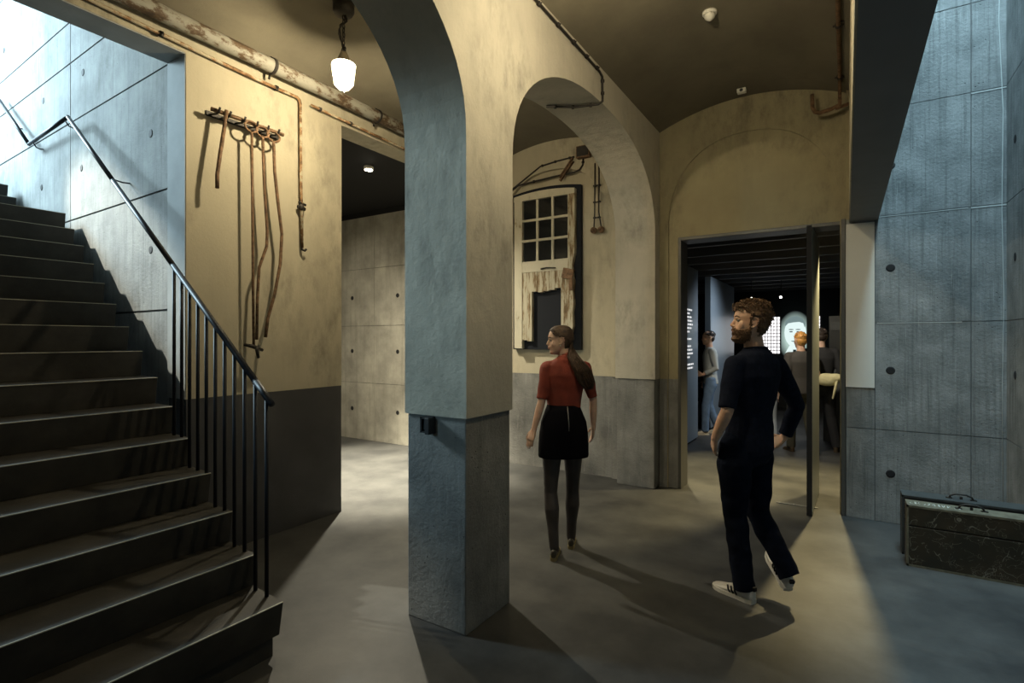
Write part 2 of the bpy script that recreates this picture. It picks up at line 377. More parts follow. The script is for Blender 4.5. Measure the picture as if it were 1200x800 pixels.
# corridor behind the left wall
w = MB()
def panel_wall(mb, axis, t, sgn, us, zs, gap=.006, depth=.06, line=1, holes=()):
    """shuttered concrete: panels with narrow joints, tie holes; face at t, solid away from sgn"""
    def P(u, z, k): return (u, t-sgn*k, z) if axis == 'y' else (t-sgn*k, u, z)
    def bx(u0, u1, z0, z1, k0, k1):
        a = P(u0, z0, k0); b = P(u1, z1, k1)
        mb.box(tuple(min(a[i], b[i]) for i in range(3)), tuple(max(a[i], b[i]) for i in range(3)))
    mb.cur = line; bx(us[0], us[-1], zs[0], zs[-1], .008, depth+.06); mb.cur = 0
    for i in range(len(us)-1):
        for j in range(len(zs)-1):
            bx(us[i]+gap/2, us[i+1]-gap/2, zs[j]+gap/2, zs[j+1]-gap/2, random.uniform(0, .0015), .05)
    for (u, z) in holes:
        mb.cur = 2; n = 14
        c = [P(u+.026*math.cos(2*math.pi*q/n), z+.026*math.sin(2*math.pi*q/n), -.0035) for q in range(n)]
        mb.add(c, [tuple(range(n))])
        mb.cur = 3
        c2 = [P(u+.034*math.cos(2*math.pi*q/n), z+.034*math.sin(2*math.pi*q/n), 0) for q in range(n)]
        mb.add(c+c2, [(q, (q+1) % n, (q+1) % n+n, q+n) for q in range(n)], True)
        mb.cur = 0
cm = [M['concrete'], M['joint'], M['black'], M['black']]
M['warmconc'] = wallmat('corridor_concrete', (.40, .38, .32), (.22, .21, .18), streak=.6, sscale=(4, 4, .3), mottle=2.6, pits=.7, light=(.46, .44, .38), bump=.35)
panel_wall(w, 'y', 5.83, -1, [-9.6, -8.0, -6.22, -4.45, XT+.02], [0, .9, 1.8, 2.7, 3.52], holes=[(-6.72, .48), (-5.72, .48), (-6.72, 1.4), (-5.72, 1.4), (-6.72, 2.25), (-5.72, 2.25), (-4.9, 1.4), (-4.9, .48)])
struct(w, 'wall_corridor', [M['warmconc'], M['joint'], M['black'], M['black']])
w = MB(); w.box((-9.6, 3.0, 3.60), (XT, 6.1, 3.72)); struct(w, 'ceiling_corridor', M['black'])
w = MB(); w.box((-9.75, 2.8, 0), (-9.6, 6.1, 3.7)); w.box((-9.6, 2.78, 0), (XT, 2.95, 3.7)); struct(w, 'wall_corridor_side', M['warmconc'])
w = MB(); w.box((-9.6, 5.835, 3.52), (XT, 6.1, 3.7)); struct(w, 'wall_corridor_top', M['black'])

# stairwell: slightly splayed concrete wall beyond the stairs
sw = MB()
zz = [0, .9, 1.8, 2.695, 3.61, 4.17, 4.56, 5.5, 7.2]
panel_wall(sw, 'y', 0, -1, [-5.6, -4.2, -1.97, 0], zz, gap=.016,
           holes=[(-.33, 3.16), (-1.7, 3.14), (-2.75, 3.13), (-.33, 2.27), (-1.67, 4.0), (-2.7, 4.0), (-1.7, 2.25), (-4.2, 4.0), (-4.0, 4.9)])
so = struct(sw, 'wall_stairwell', [M['concrete_pale'], M['joint'], M['black'], M['black']]); so.location = (XT, 1.945, 0); so.rotation_euler = (0, 0, R(-1.15))
w = MB(); w.box((-9.95, -.5, 0), (-9.8, 2.4, 7.2)); w.box((-9.8, -.55, 0), (XT, -.36, 7.2)); w.box((XT-.12, -.4, CAP), (XT, 2.1, 7.2)); struct(w, 'wall_stairwell_far', M['concrete_pale'])

# shaft on the right: tall shuttered concrete
w = MB()
panel_wall(w, 'y', 5.60, -1, [.0, .215, .857, 1.10], [0, .80, 1.73, 2.655], holes=[(.326, .425), (.326, 1.315), (.326, 2.20)])
panel_wall(w, 'y', 5.60, -1, [.215, .857, 1.10], [2.655, 3.58, 4.3, 5.2, 7.2], holes=[(.326, 3.08)])
ws = struct(w, 'wall_shaft', cm)
b = MB()
b.box((.857, 5.5985, 2.64), (1.07, 5.606, 2.652)); b.box((.857, 5.5985, 3.566), (1.07, 5.606, 3.576)); b.box((.23, 5.5985, 1.722), (.8, 5.606, 1.729)); b.box((.23, 5.5985, 2.645), (.84, 5.606, 2.652))
b.tube([(1.052, 5.6, .0), (1.045, 5.6, 1.2), (1.055, 5.6, 1.9), (1.043, 5.6, 2.6), (1.05, 5.6, 3.4), (1.025, 5.6, 4.1), (1.04, 5.6, 5)], [.002, .002, .0035, .003, .004, .0025, .002], n=6)
struct(b, 'lime_streaks', M['efflor'], ws)
w = MB()
panel_wall(w, 'x', 1.07, -1, [-3.2, -.6, 2.4, 5.05, 5.60], [0, .80, 1.73, 2.655, 3.58, 4.5, 5.4, 7.2], holes=[(5.35, 3.08), (5.35, 2.2), (5.35, 1.315)])
struct(w, 'wall_right', cm)
# smooth cream panel let into the concrete beside the doorway
w = MB(); w.box((-.0, 5.592, DZ), (.213, 5.60, 2.61)); struct(w, 'trim_2', plain('smooth_cream_render', (.70, .69, .64), .7, var=.05, scale=3))
# wall above the beam line between vault and shaft
w = MB(); w.box((.032, -7, 2.625), (.24, 5.62, 7.2))
wb = struct(w, 'wall_beam', M['beam'])
w = MB(); w.box((.024, -7, 2.63), (.033, 5.66, CAP)); struct(w, 'plaster_face', M['plaster'], wb)
w = MB(); w.box((-4.2, -7.15, 0), (1.3, -7, CAP)); w.box((.2, -3.3, 0), (1.2, -3.2, 7.2)); struct(w, 'wall_back', M['plaster'])
w = MB(); w.box((.24, -3.3, 7.2), (1.2, 2.4, 7.3)); struct(w, 'ceiling_shaft', M['concrete'])

# exhibition room beyond the doorway
w = MB(); w.box((-4.6, 14.0, 0), (3.4, 14.15, 3)); w.box((-4.6, 5.95, 0), (-4.45, 14, 3)); w.box((3.3, 5.95, 0), (3.4, 14, 3)); w.box((.06, 5.70, 0), (3.3, 5.95, 3)); w.box((-4.45, 5.955, 0), (-1.51, 5.99, 3))
struct(w, 'wall_exhibition', M['offblack'])
w = MB(); w.box((-4.6, 5.95, 2.95), (3.4, 14.1, 3.05))
struct(w, 'ceiling_exhibition', M['black'])
slat_m = plain('dark_slat', (.10, .10, .105), .5)
w = MB()
for k in range(11):
    y = 6.60+.75*k; w.box((-4.4, y, 2.70), (3.3, y+.05, 2.95)); w.box((-4.4, y+.25, 2.80), (3.3, y+.28, 2.95))
struct(w, 'ceiling_slats', slat_m)

# ------------------------------------------------------------------ staircase
def yedge(x): return min(1.93, 1.62+.0773*(-2.37-x))
X0, Z0, TR, RS, NS = -2.37, .276, .2585, .175, 18
LAND = 14
xs = []; zs = []
x, z = X0, Z0
for k in range(NS+1):
    xs.append(x); zs.append(z)
    x -= TR if k != LAND else 1.15
    z += RS
st = empty('staircase', (X0, .7, 0), 'dark steel staircase rising left through the wall opening', 'staircase')
O = st.location
for k in range(NS):
    s_ = MB(O); a, nx, zt = xs[k], xs[k+1], zs[k]; y1 = yedge(a)
    lowz = zt-RS if k else .10
    ins = .035
    poly = [(a, zt), (nx-.05, zt), (nx-.05, lowz+.002), (a-ins, lowz+.002)]
    vs = []
    for (px, pz) in poly: vs.append((px, -.33, pz))
    for (px, pz) in poly: vs.append((px, yedge(px), pz))
    s_.add(vs, [(0, 1, 2, 3), (7, 6, 5, 4), (0, 4, 5, 1), (1, 5, 6, 2), (2, 6, 7, 3), (3, 7, 4, 0)])
    so_ = s_.build('landing' if k == LAND else 'step', M['steel'], st)
    e = MB(O); e.box((a-.004, -.33, zt-.0035), (a+.002, y1, zt+.001)); e.build('nosing', M['nosing'], so_)
s_ = MB(O)
s_.box((-2.70, -.33, 0), (X0-.055, 1.60, .102)); s_.build('plinth', M['steel'], st)
s_ = MB(O)
for sgn_y in (0,):
    p = [(xs[0]-.30, .10)]+[(xs[k]-.27, zs[k]-RS*1.05) for k in range(1, NS)]
    p2 = [(a, b-.20) for a, b in reversed(p[1:])]
    pts = p+p2
    for i in range(len(p)-1):
        a, b = p[i], p[i+1]
        y0_, y1_ = -.3, yedge(b[0])-.02
        lo_a = 0 if i == 0 else a[1]-.30; lo_b = b[1]-.30 if i else 0
        s_.add([(a[0], y0_, a[1]), (b[0], y0_, b[1]), (b[0], y0_, lo_b), (a[0], y0_, lo_a), (a[0], yedge(a[0])-.02, a[1]), (b[0], y1_, b[1]), (b[0], y1_, lo_b), (a[0], yedge(a[0])-.02, lo_a)],
               [(0, 1, 2, 3), (7, 6, 5, 4), (0, 4, 5, 1), (1, 5, 6, 2), (2, 6, 7, 3), (3, 7, 4, 0)])
s_.build('carriage', M['steel'], st)

# railing
def yr(x): return yedge(x)-.02+.0
rl = empty('stair_railing', (-2.49, 1.60, .28), 'thin black steel handrail with upright bars on right edge of stairs', 'railing')
O = rl.location
hr = MB(O)
def rz(x): return 1.270+.677*(-2.462-x)
RP = [(-2.445, yr(-2.445), rz(-2.445))]+[(x, yr(x), rz(x)) for x in (-2.6, -3.62, -4.7, -5.84)]
zt = rz(-5.84); RP += [(-6.99, 1.92, zt), (-8.05, 1.955, zt+.72)]
for a, b in zip(RP[:-1], RP[1:]):
    a, b = Vector(a), Vector(b); hr.tube([a-(b-a).normalized()*.006, b+(b-a).normalized()*.006], .0165, n=10)
hr.build('handrail', M['rail'], rl)
bx = [-2.49-.1115*i for i in range(11)]
def treadz(x):
    for k in range(NS-1, -1, -1):
        if x <= xs[k]: return zs[k]
    return 0
for x in bx:
    b_ = MB(O); y = yr(x); b_.tube([(x, y, treadz(x)-.01), (x, y, rz(x))], .0105, n=8); b_.build('baluster', M['rail'], rl)
for x, z in ((-4.85, rz(-4.85)), (-5.92, zt), (-6.85, zt), (-7.5, zt+.35)):
    b_ = MB(O); y = yr(x) if x > -6.5 else 1.915+.04*(-6.85-x)*.8; yw = 1.945+.020*max(0, XT-x)
    b_.tube([(x, y, z-.015), (x-.01, y+(yw-y)*.3, z-.05), (x-.02, y+(yw-y)*.7, z-.055), (x-.02, yw+.002, z-.05)], .006, n=6)
    b_.build('wall_bracket', M['rail'], rl)

# ------------------------------------------------------------------ pipes and lamps
def clampring(O, c, d, r, parent, drop=.07, name='clamp'):
    m_ = MB(O); c = Vector(c); d = Vector(d).normalized()
    m_.tube([c-d*.012, c+d*.012], r*1.14, n=16)
    m_.tube([c+Vector((-r*.6, 0, -r)), c+Vector((-r*.9, 0, -r-drop*.5))], .010, n=6)
    m_.tube([c+Vector((0, 0, r)), c+Vector((-.02, 0, r+drop*.3))], .009, n=6)
    m_.build(name, M['darkiron'], parent)
pz = 3.735
pp = empty('ceiling_pipe', (-3.82, -2, pz), 'thick heating pipe with peeling pale paint along top of left wall', 'pipe'); O = pp.location
m_ = MB(O); m_.tube([(-3.82, -5, pz-.01), (-3.82, 1.5, pz), (-3.822, 3.2, pz), (-3.82, 5.70, pz-.015)], .055, n=20); m_.build('pipe_run', M['peelpipe'], pp)
for y in (.9, 2.52, 3.62, 4.9): clampring(O, (-3.82, y, pz), (0, 1, 0), .055, pp)
for y in (1.9, 4.35):
    pass
def pipe(name, label, path, r, mat, clamps=(), cat='pipe', n=10, extra=None, group=None):
    o = empty(name, path[0], label, cat, group); m_ = MB(o.location); m_.tube(path, r, n=n); m_.build('pipe_run' if 'pipe' in name else 'cable_run', mat, o)
    for c, d in clamps:
        q = MB(o.location); c = Vector(c); d = Vector(d).normalized(); q.tube([c-d*.010, c+d*.010], r*1.7, n=8)
        u, v = perp(d); q.tube([c-u*r*2.4, c+u*r*2.4], r*.5, n=6); q.build('clamp', M['darkiron'], o)
    if extra: extra(o)
    return o
xw = XL+.035
def tap(o):
    q = MB(o.location); q.tube([(xw, 2.81, 2.74), (xw, 2.875, 2.725)], .012, n=8); q.ell((xw+.01, 2.825, 2.70), (.022, .024, .030)); q.tube([(xw, 2.80, 2.70), (xw, 2.87, 2.69)], .014, n=8)
    q.build('valve', M['darkiron'], o)
    q = MB(o.location); q.tube([(xw, 2.84, 2.38), (xw, 2.842, 2.345), (xw+.01, 2.86, 2.335), (xw+.01, 2.875, 2.35)], .010, n=8); q.build('spout', M['darkiron'], o)
pipe('wall_pipe', 'thin rusty pipe along left wall bending down to a small valve', [(xw, -1, 3.655), (xw, 1.33, 3.65), (xw, 2.40, 3.615), (xw, 2.79, 3.615), (xw, 2.815, 3.60), (xw, 2.825, 3.57), (xw, 2.83, 2.9), (xw, 2.842, 2.36)], .0125, M['thinpipe'],
     [((xw, 1.75, 3.635), (0, 1, 0)), ((xw, 2.60, 3.615), (0, 1, 0)), ((xw, .9, 3.65), (0, 1, 0))], extra=tap)
pipe('wall_pipe', 'short straight rusty pipe above the corridor opening', [(xw, 2.93, 3.60), (xw, 4.1, 3.57), (xw, 5.5, 3.57)], .011, M['thinpipe'],
     [((xw, 3.02, 3.598), (0, 1, 0)), ((xw, 3.36, 3.59), (0, 1, 0)), ((xw, 4.4, 3.57), (0, 1, 0))])

def glassmat():
    m = bpy.data.materials.new('glowing_lamp_glass'); m.use_nodes = True; N, L = m.node_tree.nodes, m.node_tree.links; N.clear()
    o = N.new('ShaderNodeOutputMaterial'); a = N.new('ShaderNodeBsdfTransparent'); e = N.new('ShaderNodeEmission'); e.inputs[0].default_value = (1, .90, .66, 1); e.inputs[1].default_value = 5
    x = N.new('ShaderNodeAddShader'); L.new(a.outputs[0], x.inputs[0]); L.new(e.outputs[0], x.inputs[1]); L.new(x.outputs[0], o.inputs[0]); return m
M['glow'] = glassmat()
def pendant(x, y, z, label, bright=1.0):
    o = empty('pendant_lamp', (x, y, 3.995), label, 'lamp', 'caged pendant lamps under the vaults'); O = o.location
    m_ = MB(O); m_.tube([(x, y, 3.998), (x, y, 3.93), (x, y, 3.905), (x, y, 3.90)], [.075, .075, .06, .02], n=20); m_.build('ceiling_rose', M['darkiron'], o)
    # looped chain
    m_ = MB(O); zc = 3.90; 
    k = 0
    while zc > z+.19:
        a = k % 2; pts = []
        for i in range(13):
            t = 2*math.pi*i/12; u, v = .010*math.cos(t), .020*math.sin(t)
            pts.append((x+(u if a else 0), y+(0 if a else u), zc-.016+v))
        m_.tube(pts, .0035, n=6); zc -= .030; k += 1
    m_.build('chain', M['darkiron'], o)
    m_ = MB(O)
    pts = [(x-.0+.035*math.sin(t*1.0)*math.sin(R(180)*t/6), y+.045*math.sin(R(180)*t/6)*math.cos(t*1.1), 3.905-(3.905-z-.16)*t/6) for t in [i*.5 for i in range(13)]]
    m_.tube(pts, .006, n=8)
    m_.tube([(p[0]+.012*math.cos(i), p[1]+.012*math.sin(i), p[2]) for i, p in enumerate(pts)], .005, n=6)
    m_.build('cable', M['darkiron'], o)
    m_ = MB(O); m_.tube([(x+.022*math.cos(t), y, z+.165+.022*math.sin(t)) for t in [2*math.pi*i/16 for i in range(17)]], .004, n=6); m_.build('hook_ring', M['darkiron'], o)
    m_ = MB(O); m_.tube([(x, y, z+.145), (x, y, z+.12), (x, y, z+.10), (x, y, z+.07), (x, y, z+.060)], [.024, .034, .040, .062, .086], n=20); 
    h = m_.build('lamp_housing', plain('lamp_housing_paint', (.42, .36, .26), .5, var=.2, scale=30), o)
    m_ = MB(O); m_.tube([(x, y, z+.06), (x, y, z+.055), (x, y, z+.03), (x, y, z+.02), (x, y, z-.07), (x, y, z-.105), (x, y, z-.118)], [.080, .083, .080, .066, .058, .042, .014], n=24)
    m_.build('glass_shade', M['glow'], o)
    m_ = MB(O)
    for q in range(4):
        t = math.pi/4+q*math.pi/2; c, s = math.cos(t), math.sin(t)
        m_.tube([(x+c*.086, y+s*.086, z+.06), (x+c*.074, y+s*.074, z-.02), (x+c*.066, y+s*.066, z-.085), (x+c*.03, y+s*.03, z-.128), (x, y, z-.131)], .003, n=6)
    m_.tube([(x+.077*math.cos(t), y+.077*math.sin(t), z-.0) for t in [2*math.pi*i/20 for i in range(21)]], .003, n=6)
    m_.build('wire_guard', M['white'], o)
    l = lamp('lamp_bulb', 'POINT', (0, 0, 0), E_LAMP*bright, WARM, shadow_soft_size=.028); l.parent = o; l.location = (0, 0, z-.0-O.z)
    return o
pendant(-3.04, 2.56, 3.49, 'glowing caged glass lamp hanging by the left wall tools')
pendant(-.84, 2.50, 3.49, 'caged lamp hanging under the right vault, out of frame', .72)
# corridor spotlight fitting
o = empty('ceiling_spotlight', (-4.7, 4.32, 3.6), 'small bright spotlight in the black corridor ceiling', 'spotlight'); O = o.location
m_ = MB(O); m_.tube([(-4.7, 4.32, 3.60), (-4.7, 4.32, 3.56)], .055, n=16); m_.build('housing', M['white'], o)
m_ = MB(O); m_.tube([(-4.7, 4.32, 3.558), (-4.7, 4.32, 3.553)], .045, n=16); m_.build('lens', emit('spot_lens', (1, .93, .75), 25), o)

# cable with clamps along vault edge and down into the arch
cx = XF+.014
pth = [(cx, -1, 3.76), (cx, 2.97, 3.765), (cx, 4.0, 3.752), (cx, 4.06, 3.735), (cx, 4.065, 3.58), (cx+.0, 4.065, 3.535), (cx-.03, 4.05, 3.512), (-1.9, 4.0, 3.512), (-2.10, 3.86, 3.512)]
cl = [((cx, y, 3.758+.007*(4-y)/2), (0, 1, 0)) for y in (1.6, 2.2, 2.62, 3.0, 3.27, 3.52, 3.75, 3.95)]+[((cx, 4.065, 3.70), (0, 0, 1)), ((cx, 4.065, 3.60), (0, 0, 1)), ((-1.78, 4.035, 3.512), (1, .3, 0)), ((-1.92, 3.99, 3.512), (1, .5, 0)), ((-2.04, 3.905, 3.512), (1, .7, 0))]
pipe('electric_cable', 'dark clamped cable along vault edge dropping into second arch', pth, .0095, M['darkiron'], cl, cat='cable')

# rusty pipe at right end of the vault
xr = -.045
def rp(o):
    q = MB(o.location); q.tube([(xr, 5.48, 3.70), (xr-.0, 5.5, 3.66), (xr-.06, 5.5, 3.635), (xr-.15, 5.5, 3.62), (xr-.19, 5.5, 3.635), (xr-.21, 5.5, 3.68), (xr-.213, 5.5, 3.80)], .017, n=10); q.build('elbow', M['rust'], o)
    q = MB(o.location); q.tube([(xr-.03, 5.5, 3.632), (xr+.03, 5.52, 3.65), (.022, 5.53, 3.66)], .015, n=10); q.build('wall_stub', M['rust'], o)
    for y in (4.4, 5.35):
        q = MB(o.location); q.tube([(xr, y, 3.83), (.026, y+.02, 3.835)], .007, n=6); q.build('bracket', M['darkiron'], o)
pipe('ceiling_pipe', 'brown rusty pipe under right end of vault with upturned elbow', [(xr, -1, 3.83), (xr, 4.6, 3.83), (xr, 5.40, 3.83), (xr, 5.47, 3.80), (xr, 5.48, 3.69)], .0145, M['rust'], [((xr, 4.45, 3.83), (0, 1, 0)), ((xr, 5.33, 3.83), (0, 1, 0))], extra=rp)

# detectors on the vault
def vz(x): return 3.81+.19*(1-((x+.833)/.868)**2)
o = empty('smoke_detector', (-.85, 4.08, vz(-.85)), 'round white smoke detector on the vault ceiling', 'detector'); O = o.location
m_ = MB(O); z = vz(-.85); m_.tube([(-.85, 4.08, z), (-.85, 4.08, z-.018), (-.85, 4.08, z-.022)], [.052, .052, .040], n=20); m_.build('base', M['white'], o)
m_ = MB(O); m_.tube([(-.85, 4.08, z-.02), (-.85, 4.08, z-.045), (-.85, 4.08, z-.062), (-.85, 4.08, z-.068)], [.042, .036, .018, .006], n=16); m_.build('dome', M['white'], o)
o = empty('wall_sensor', (-.85, 5.50, vz(-.85)), 'small white box sensor on vault near far wall', 'sensor'); O = o.location
m_ = MB(O); z = vz(-.85); m_.box((-.89, 5.47, z-.04), (-.81, 5.53, z)); m_.build('box', M['white'], o, bevel=.006)
m_ = MB(O); m_.ell((-.85, 5.47, z-.022), (.016, .008, .014)); m_.build('lens', M['casegrey'], o)

# hook box on the pillar
o = empty('wall_hook', (-1.97, 2.23, 1.12), 'small black hooked bracket on front of the pillar below plaster edge', 'hook'); O = o.location
m_ = MB(O); m_.box((-1.985, 2.245, 1.07), (-1.975, 2.195, 1.155)); m_.box((-1.985, 2.195, 1.07), (-1.925, 2.20, 1.078)); m_.box((-1.985, 2.195, 1.145), (-1.925, 2.25, 1.155)); m_.build('frame', M['black'], o)
m_ = MB(O); m_.box((-1.948, 2.19, 1.062), (-1.918, 2.25, 1.152)); m_.build('box', M['casedark'], o, bevel=.003)
m_ = MB(O); m_.prism([(-1.972, 1.085), (-1.952, 1.085), (-1.958, 1.105), (-1.962, 1.14), (-1.968, 1.14)], 'y', 2.21, 2.24); m_.build('tongue', M['casegrey'], o)

# ------------------------------------------------------------------ tool rack and iron tools on the left wall
rk = empty('tool_rack', (XL, 2.39, 3.27), 'rusty iron peg rail on left wall carrying the long tools', 'rack'); O = rk.location
zr = 3.265
m_ = MB(O); m_.box((XL, 2.06, zr-.055), (XL+.012, 2.65, zr-.02)); m_.build('wall_plate', M['darkiron'], rk)
m_ = MB(O); m_.tube([(XL+.098, 2.05, zr-.036), (XL+.098, 2.62, zr-.036)], .015, n=10); m_.build('bar', M['rust'], rk)
for y in (2.09, 2.17, 2.28, 2.38, 2.47, 2.56):
    m_ = MB(O); m_.tube([(XL, y, zr-.04), (XL+.09, y, zr-.055), (XL+.125, y, zr-.048), (XL+.14, y, zr-.02)], .008, n=8); m_.build('peg', M['darkiron'], rk)
    
xt = XL+.120
def tool(name, label, rod, r, ring=None, group='long rusty iron tools hanging from the peg rail', end=None):
    k = .9695; rod = [(a, b*k, 1.58+(c-1.58)*k) for a, b, c in rod]
    if ring: ring = (ring[0]*k, 1.58+(ring[1]-1.58)*k, ring[2], ring[3])
    o = empty(name, rod[0], label, 'tool', group); m_ = MB(o.location); m_.tube(rod, r, n=10); m_.build('shaft', M['rust'], o)
    if ring:
        m_ = MB(o.location); cy, cz, ry, rz_ = ring; m_.tube([(xt, cy+ry*math.cos(t), cz+rz_*math.sin(t)) for t in [2*math.pi*i/24 for i in range(25)]], .008, n=8); m_.build('ring_handle', M['rust'], o)
    if end: end(o)
    return o
def gap_foot(o):
    m_ = MB(o.location); m_.tube([(xt-.02, 2.29, 1.545), (xt+.0, 2.35, 1.53), (xt-.02, 2.44, 1.50)], [.010, .016, .012], n=8)
    m_.tube([(xt, 2.375, 1.53), (xt+.0, 2.395, 1.44)], [.014, .010], n=8); m_.build('claw_head', M['darkiron'], o)
tool('iron_bar', 'shortest tool on peg rail, bent flat iron bar at its left end', [(xt+.0, 2.215, 3.30), (xt, 2.20, 3.18), (xt, 2.165, 2.95), (xt, 2.145, 2.80), (xt, 2.145, 2.70)], .0135)
tool('iron_poker', 'straight ring-handled iron poker, left of the three long ones, ending in a claw', [(xt, 2.415, 3.205), (xt, 2.42, 2.6), (xt, 2.425, 2.0), (xt, 2.43, 1.53)], .010, (2.41, 3.245, .050, .040), end=gap_foot)
tool('iron_poker', 'middle of three ring-handled iron pokers, kinked near half its length', [(xt, 2.505, 3.195), (xt, 2.52, 2.8), (xt, 2.545, 2.45), (xt, 2.54, 2.33), (xt, 2.475, 2.15), (xt, 2.46, 1.9), (xt, 2.455, 1.58)], .011, (2.505, 3.235, .052, .040))
tool('iron_poker', 'rightmost of three ring-handled iron pokers, bowed sideways in a long curve', [(xt, 2.60, 3.19), (xt, 2.61, 2.95), (xt, 2.64, 2.7), (xt, 2.675, 2.45), (xt, 2.66, 2.2), (xt, 2.61, 1.95), (xt, 2.55, 1.75), (xt, 2.53, 1.60)], .012, (2.60, 3.23, .054, .040))

# ------------------------------------------------------------------ antique door mounted on the end wall of the left bay
yw = 5.70
ad = empty('antique_door', (-3.10, yw, 1.46), 'old peeling cream door with nine panes, mounted high on the end wall', 'door'); O = ad.location
def topz(x, e=0): return 3.405+.045*(1-((x+3.10)/.47)**2)-e
m_ = MB(O); n = 14
P = [(-3.57, 1.46), (-2.633, 1.46)]+[(-2.633-.937*i/n, topz(-2.633-.937*i/n)) for i in range(n+1)]
m_.prism(P, 'y', yw-.014, yw+.04); m_.build('backing_panel', M['doorback'], ad)
def stile(x0, x1, z0, z1, name, mat, y=.045, jag=None, t=.05):
    m_ = MB(O); m_.box((x0, yw-y-t*.5, z0), (x1, yw-.012, z1)); return m_.build(name, mat, ad, bevel=.004)
stile(-3.520, -3.405, 1.47, 3.34, 'left_stile', M['doorpaint'])
# right stile, broken away on its lower right side
m_ = MB(O); P = [(-2.775, 1.50), (-2.775, 3.31), (-2.688, 3.31), (-2.688, 2.60), (-2.70, 2.56), (-2.72, 2.45), (-2.715, 2.33), (-2.70, 2.28), (-2.712, 2.15), (-2.70, 2.0), (-2.715, 1.9), (-2.705, 1.75), (-2.73, 1.66), (-2.72, 1.58), (-2.74, 1.52)]
m_.prism(P, 'y', yw-.07, yw-.012); m_.build('right_stile', M['plank'], ad)
m_ = MB(O); P = [(-3.520, 3.30), (-2.688, 3.30)]+[(-2.688-.832*i/n, topz(-2.688-.832*i/n, .055)) for i in range(n+1)]
m_.prism(P, 'y', yw-.075, yw-.012); m_.build('top_rail', M['doorpaint'], ad)
stile(-3.405, -2.775, 2.41, 2.545, 'lock_rail', M['doorpaint'])
gx = [-3.395, -3.19, -2.98, -2.777]; gz = [2.545, 2.80, 3.05, 3.30]
m_ = MB(O)
for x in gx[1:3]: m_.box((x-.014, yw-.07, 2.54), (x+.014, yw-.035, 3.31))
for z in gz[1:3]: m_.box((-3.41, yw-.068, z-.014), (-2.77, yw-.036, z+.014))
m_.build('glazing_bars', M['doorpaint'], ad)
for i in range(3):
    for j in range(3):
        m_ = MB(O); m_.box((gx[i]+.006, yw-.048, gz[j]+.006), (gx[i+1]-.006, yw-.042, gz[j+1]-.006)); m_.build('pane', M['pane'], ad)
for i, (x0, x1, z0, z1) in enumerate([(-3.402, -3.335, 1.575, 2.41), (-3.333, -3.268, 1.56, 2.41), (-3.266, -3.19, 2.17, 2.41), (-3.188, -3.11, 2.16, 2.41), (-3.108, -3.03, 2.17, 2.41), (-3.028, -2.95, 2.18, 2.41), (-2.948, -2.868, 2.20, 2.41), (-2.866, -2.815, 1.50, 2.41), (-2.813, -2.777, 1.56, 2.41)]):
    m_ = MB(O); y = random.uniform(0, .004); m_.box((x0, yw-.062-y, z0), (x1, yw-.012, z1)); m_.build('plank', M['plank'], ad, bevel=.002)
m_ = MB(O); m_.box((-2.84, yw-.09, 2.30), (-2.70, yw-.06, 2.42), Matrix.Rotation(R(14), 3, 'Y')); m_.box((-2.76, yw-.085, 2.16), (-2.71, yw-.06, 2.34)); m_.build('lock_case', M['rust'], ad, bevel=.004)
m_ = MB(O); m_.tube([(-3.13, yw-.08, 2.44), (-3.05, yw-.085, 2.45), (-2.93, yw-.08, 2.44)], [.012, .008, .006], n=8); m_.build('latch', M['darkiron'], ad)

# cables, junction box, strut above the antique door
pipe('conduit_pipe', 'upper dark conduit above antique door running to the junction box', [(-3.62, 5.69, 3.47), (-3.57, 5.69, 3.50), (-3.18, 5.69, 3.71), (-2.95, 5.69, 3.735), (-2.72, 5.69, 3.745)], .0095, M['darkiron'], [((-3.15, 5.69, 3.715), (1, 0, 0)), ((-2.97, 5.69, 3.733), (1, 0, 0)), ((-2.78, 5.69, 3.743), (1, 0, 0))])
pipe('conduit_pipe', 'lower dark conduit just above the antique door top curving up to box', [(-3.62, 5.69, 3.46), (-3.50, 5.69, 3.525), (-3.0, 5.69, 3.555), (-2.72, 5.69, 3.56), (-2.65, 5.69, 3.58), (-2.61, 5.69, 3.63), (-2.60, 5.69, 3.74)], .0105, M['darkiron'], [((-3.27, 5.69, 3.54), (1, 0, 0)), ((-2.607, 5.69, 3.66), (0, 0, 1))])
o = empty('junction_box', (-2.60, 5.70, 3.77), 'square rusty junction box under vault beside the antique door', 'junction box'); O = o.location
m_ = MB(O); m_.box((-2.67, 5.63, 3.70), (-2.50, 5.70, 3.84)); m_.build('box', M['rust'], o, bevel=.006)
m_ = MB(O); m_.box((-2.655, 5.62, 3.715), (-2.515, 5.635, 3.825)); m_.build('lid', M['darkiron'], o)
o = empty('iron_strut', (-2.83, 5.69, 3.6), 'slanting iron strut between antique door top and junction box', 'bracket'); O = o.location
m_ = MB(O); m_.box((-2.95, 5.66, 3.58), (-2.68, 5.695, 3.60), Matrix.Rotation(R(-50), 3, 'Y')); m_.box((-2.95, 5.655, 3.62), (-2.68, 5.69, 3.635), Matrix.Rotation(R(-50), 3, 'Y')); m_.build('bar', M['rust'], o)
o = empty('wall_switches', (-2.42, 5.70, 2.85), 'pair of dark conduits ending in two round switches right of antique door', 'switch'); O = o.location
